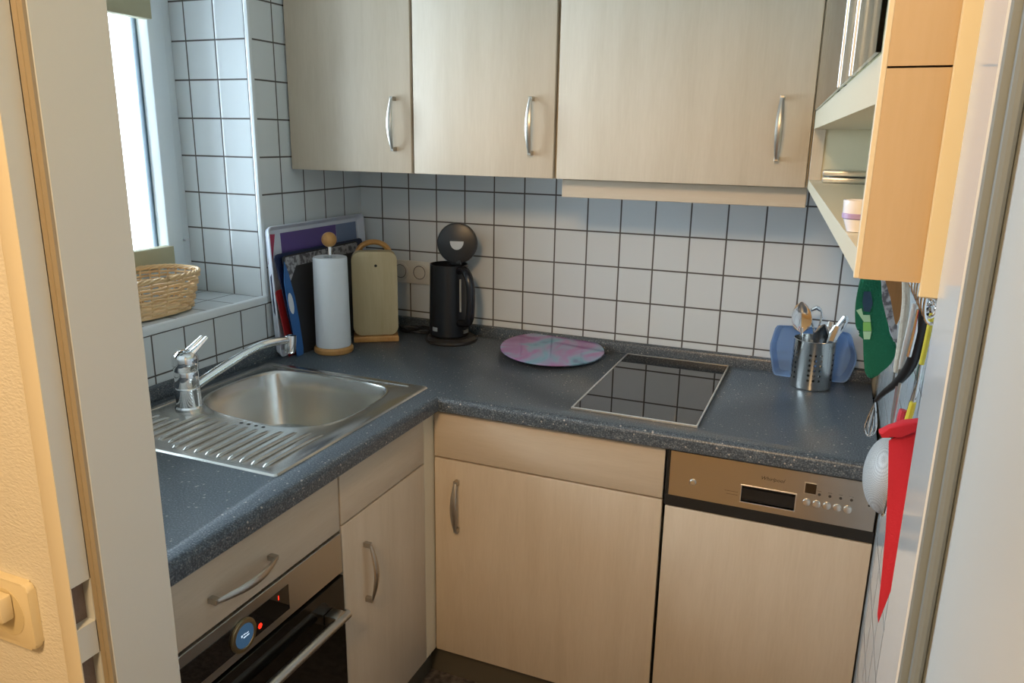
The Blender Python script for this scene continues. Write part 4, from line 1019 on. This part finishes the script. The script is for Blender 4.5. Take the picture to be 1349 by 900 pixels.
# grater (narrow steel strip)
bm = new(); yg = -0.60
prism(bm, [W(u, v, 'y', yg) for u, v in ((1161, 366), (1169, 366), (1176, 400), (1182, 430), (1182, 452), (1177, 450), (1168, 420), (1162, 395))], (0, 0.004, 0), bev=0.0008, seg=1)
tag(obj('grater', bm, M['granite'], loc=W(1165, 366, 'y', yg)), 'narrow grey grater hanging right behind the green mitt', 'grater')
# wooden spatula
yw = -0.70
bm = new(); prism(bm, smooth_closed([W(u, v, 'y', yw) for u, v in ((1164, 362), (1190, 362), (1190, 385), (1188, 408), (1184, 424), (1180, 430), (1177, 415), (1174, 396), (1168, 376))], 1), (0, 0.008, 0), bev=0.001, seg=1)
tag(obj('wooden_spatula', bm, M['beech_dark'], loc=W(1175, 362, 'y', yw)), 'brown wooden spatula blade between the green mitt and the steel utensils', 'spatula')
# cream braided handle
bm = ptube([(1193, 368), (1194, 395), (1190, 430), (1186, 460), (1180, 490)], -0.80, -0.76, [0.0055, 0.006, 0.0065, 0.006, 0.004])
tag(obj('braided_brush', bm, M['cream_cord'], loc=W(1193, 368, 'y', -0.8)), 'cream braided strip hanging beside the steel handles', 'brush')
# steel handles
bm = ptube([(1206, 400), (1200, 430), (1192, 462), (1187, 488)], -0.86, -0.83, [0.0050, 0.0055, 0.0050, 0.0040], flat=0.5)
o = tag(obj('turner', bm, M['bright_trim'], loc=W(1206, 400, 'y', -0.86)), 'steel turner with a bright flat handle, left of the black whisk handle', 'turner')
bm = new(); prism(bm, [W(u, v, 'y', -0.845) for u, v in ((1184, 486), (1190, 488), (1186, 520), (1180, 552), (1173, 551), (1178, 520))], (0, 0.002, 0)); obj('blade', bm, M['steel'], o)
# black-handled whisk swinging away from the wall
bm = ptube([(1219, 402), (1214, 430), (1207, 462), (1198, 486), (1180, 506), (1164, 517), (1154, 528)], -0.92, -0.80, [0.0070, 0.0085, 0.0090, 0.0085, 0.0060, 0.0045, 0.0035], 3, 12)
wh = tag(obj('whisk', bm, M['black'], loc=W(1219, 402, 'y', -0.92)), 'wire whisk with a curved black handle hanging over the worktop edge', 'whisk')
bm = new()
e0 = W(1153, 529, 'y', -0.80); e1 = W(1144, 577, 'y', -0.78); dd = (e1 - e0); s_ = Vector((1, 0, 0))
for k in range(5):
    a = PI * k / 5; sv = Vector((math.cos(a), math.sin(a), 0)) * 0.011
    tube(bm, smooth_open([e0, e0 + dd * 0.4 + sv * 0.6, e0 + dd * 0.8 + sv, e1, e0 + dd * 0.8 - sv, e0 + dd * 0.4 - sv * 0.6, e0], 2), 0.0009, 6)
obj('wires', bm, M['chrome'], wh)
bm = ptube([(1211, 408), (1205, 440), (1197, 470)], -0.915, -0.89, [0.0035, 0.004, 0.0035], flat=0.4); obj('handle_inlay', bm, M['chrome'], wh)
# yellow handled spatula
bm = ptube([(1228, 412), (1222, 445), (1214, 480)], -1.00, -0.99, [0.0035, 0.0038, 0.0035])
yo = tag(obj('yellow_scraper', bm, M['yellow'], loc=W(1228, 412, 'y', -1.0)), 'long scraper with a yellow handle, nearest to the doorway', 'scraper')
bm = ptube([(1214, 480), (1208, 512), (1203, 532)], -0.99, -0.985, [0.0022, 0.0022, 0.0022]); obj('shaft', bm, M['chrome'], yo)
bm = ptube([(1203, 530), (1199, 545), (1193, 562)], -0.985, -0.98, [0.0045, 0.005, 0.0045]); obj('lower_grip', bm, M['yellow'], yo)
bm = ptube([(1227, 397), (1228, 404), (1228, 412)], -1.00, -1.00, [0.004, 0.005, 0.004]); obj('end_cap', bm, M['chrome'], yo)
# ladle shafts
bm = ptube([(1212, 500), (1204, 520), (1196, 545), (1192, 560)], -0.94, -0.93, [0.0028, 0.003, 0.003, 0.003])
o = tag(obj('skimmer', bm, M['chrome'], loc=W(1212, 500, 'y', -0.94)), 'steel skimmer with a red grip end hanging above the red cloth', 'skimmer')
bm = ptube([(1190, 540), (1187, 550), (1185, 565)], -0.93, -0.93, [0.0055, 0.006, 0.0055]); obj('red_grip', bm, mat('red_plastic_grip', (0.60, 0.04, 0.06), 0.4), o)
bm = ptube([(1186, 505), (1181, 530), (1176, 556), (1172, 572)], -0.90, -0.90, [0.0025, 0.0028, 0.003, 0.003])
tag(obj('sieve_handle_rod', bm, M['steel'], loc=W(1186, 505, 'y', -0.9)), 'thin grey steel rod above the round sieve', 'rod')
# sieve: mesh dome bulging off the wall
ys = -0.93
top = W(1171, 577, 'y', ys); bot = W(1167, 674, 'y', ys); cen = (top + bot) / 2; rad = (top - bot).length / 2
lf = W(1137, 620, 'y', ys); dep = cen.x - lf.x
t2 = thing('sieve', 'round steel mesh sieve hanging bowl-out, partly behind the red cloth', 'sieve', cen)
bm = new(); lathe(bm, [(rad * math.cos(PI / 2 * k / 12), dep * math.sin(PI / 2 * k / 12) * 1.0) for k in range(13)], cen, 44, (-1, 0, 0.02)); obj('mesh_bowl', bm, M['mesh'], t2)
bm = new(); tube(bm, [cen + Vector((0, rad * math.cos(a), rad * math.sin(a))) for a in [2 * PI * k / 48 for k in range(48)]], 0.0028, 8, closed=True); obj('rim', bm, M['chrome'], t2)
# red cloth
yc = -1.06
bm = new()
outl = [(1171, 582), (1203, 560), (1215, 560), (1204, 640), (1185, 750), (1157, 822), (1156, 812), (1162, 755), (1167, 700), (1170, 640)]
prism(bm, [W(u, v, 'y', yc) for u, v in outl], (0, 0.006, 0), bev=0.0012, seg=2)
prism(bm, [W(u, v, 'y', yc - 0.008) for u, v in ((1158, 571), (1172, 565), (1190, 558), (1212, 556), (1205, 572), (1186, 574), (1172, 578), (1162, 578))], (0, 0.020, 0), bev=0.003, seg=2)
tag(obj('red_cloth', bm, M['red_cloth'], loc=W(1190, 565, 'y', yc)), 'red cotton cloth hanging in a long point next to the door frame', 'cloth')

# ================================================================ ON THE SHELF OF THE RIGHT UNIT
PCX = W(1131, 290, 'y', -1.42).x
t = thing('porcelain_cup', 'small white porcelain cup with a violet motif on the open shelf', 'cup', (1.478, -1.33, 1.4345))
bm = new(); lathe(bm, [(0, 0), (0.009, 0), (0.0105, 0.004), (0.0140, 0.014), (0.0145, 0.028), (0.0135, 0.028), (0.0125, 0.014), (0.008, 0.005), (0, 0.005)], (PCX, -1.42, 1.4345), 28); obj('bowl', bm, mat('white_porcelain', (0.8, 0.8, 0.85), 0.15), t)
bm = new(); lathe(bm, [(0.0137, 0.0115), (0.0143, 0.0120), (0.0146, 0.016), (0.0143, 0.0165)], (PCX, -1.42, 1.4345), 28); obj('violet_band', bm, mat('violet_motif', (0.42, 0.32, 0.58), 0.3), t)
for k in range(2):
    bm = new(); box(bm, (1.418, -0.50, 1.4345 + 0.013 * k), (1.560, -0.41, 1.4345 + 0.013 * k + 0.0115), 0.003, 2)
    tag(obj('foil_tray', bm, M['alu'], loc=(1.49, -0.455, 1.4345 + 0.013 * k)), ['lower flat silver tin at the back of the open shelf', 'upper flat silver tin at the back of the open shelf'][k], 'tin', 'flat silver tins on the open shelf')

# ================================================================ HALL SIDE
pc = W(57, 852, 'y', HW); pt = W(0, 757, 'y', HW)
sxr = pc.x - 0.0; sz1 = 0
s1_ = W(52, 850, 'y', HW - 0.006); s0_ = W(34, 775, 'y', HW - 0.006)
cxs = s1_.x - 0.040; czs = (s1_.z + s0_.z) / 2
t = thing('wall_socket', 'cream wall socket on the hall wallpaper at the lower left', 'socket', (cxs, HW, czs))
bm = new(); prism(bm, [(x, HW - 0.0003, z) for x, z in rrect(cxs, czs, 0.081, 0.081, 0.008, 5)], (0, -0.010, 0), bev=0.003, seg=2); obj('frame', bm, M['cream_plastic'], t)
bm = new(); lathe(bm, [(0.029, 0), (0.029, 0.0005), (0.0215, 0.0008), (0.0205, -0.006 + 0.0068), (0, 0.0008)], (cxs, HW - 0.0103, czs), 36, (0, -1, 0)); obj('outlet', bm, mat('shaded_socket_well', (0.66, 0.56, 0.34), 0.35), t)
bm = new(); box(bm, (cxs - 0.02, HW - 0.026, czs - 0.004), (cxs + 0.016, HW - 0.0112, czs + 0.026), 0.003, 2); obj('cover_flap', bm, M['cream_plastic'], t)
# hall ceiling lamp (behind the camera) that lights the hall
t = thing('hall_lamp', 'flush round ceiling lamp in the hallway', 'ceiling lamp', (HALL_LAMP[0], HALL_LAMP[1], CEIL))
bm = new(); lathe(bm, [(0, -0.001), (0.16, -0.001), (0.16, -0.03), (0.15, -0.03), (0, -0.03)], (HALL_LAMP[0], HALL_LAMP[1], CEIL), 40); obj('base', bm, M['white'], t)
bm = new(); lathe(bm, [(0.145, -0.031), (0.14, -0.06), (0.10, -0.085), (0, -0.095)], (HALL_LAMP[0], HALL_LAMP[1], CEIL), 40); obj('shade', bm, M['lamp'], t)
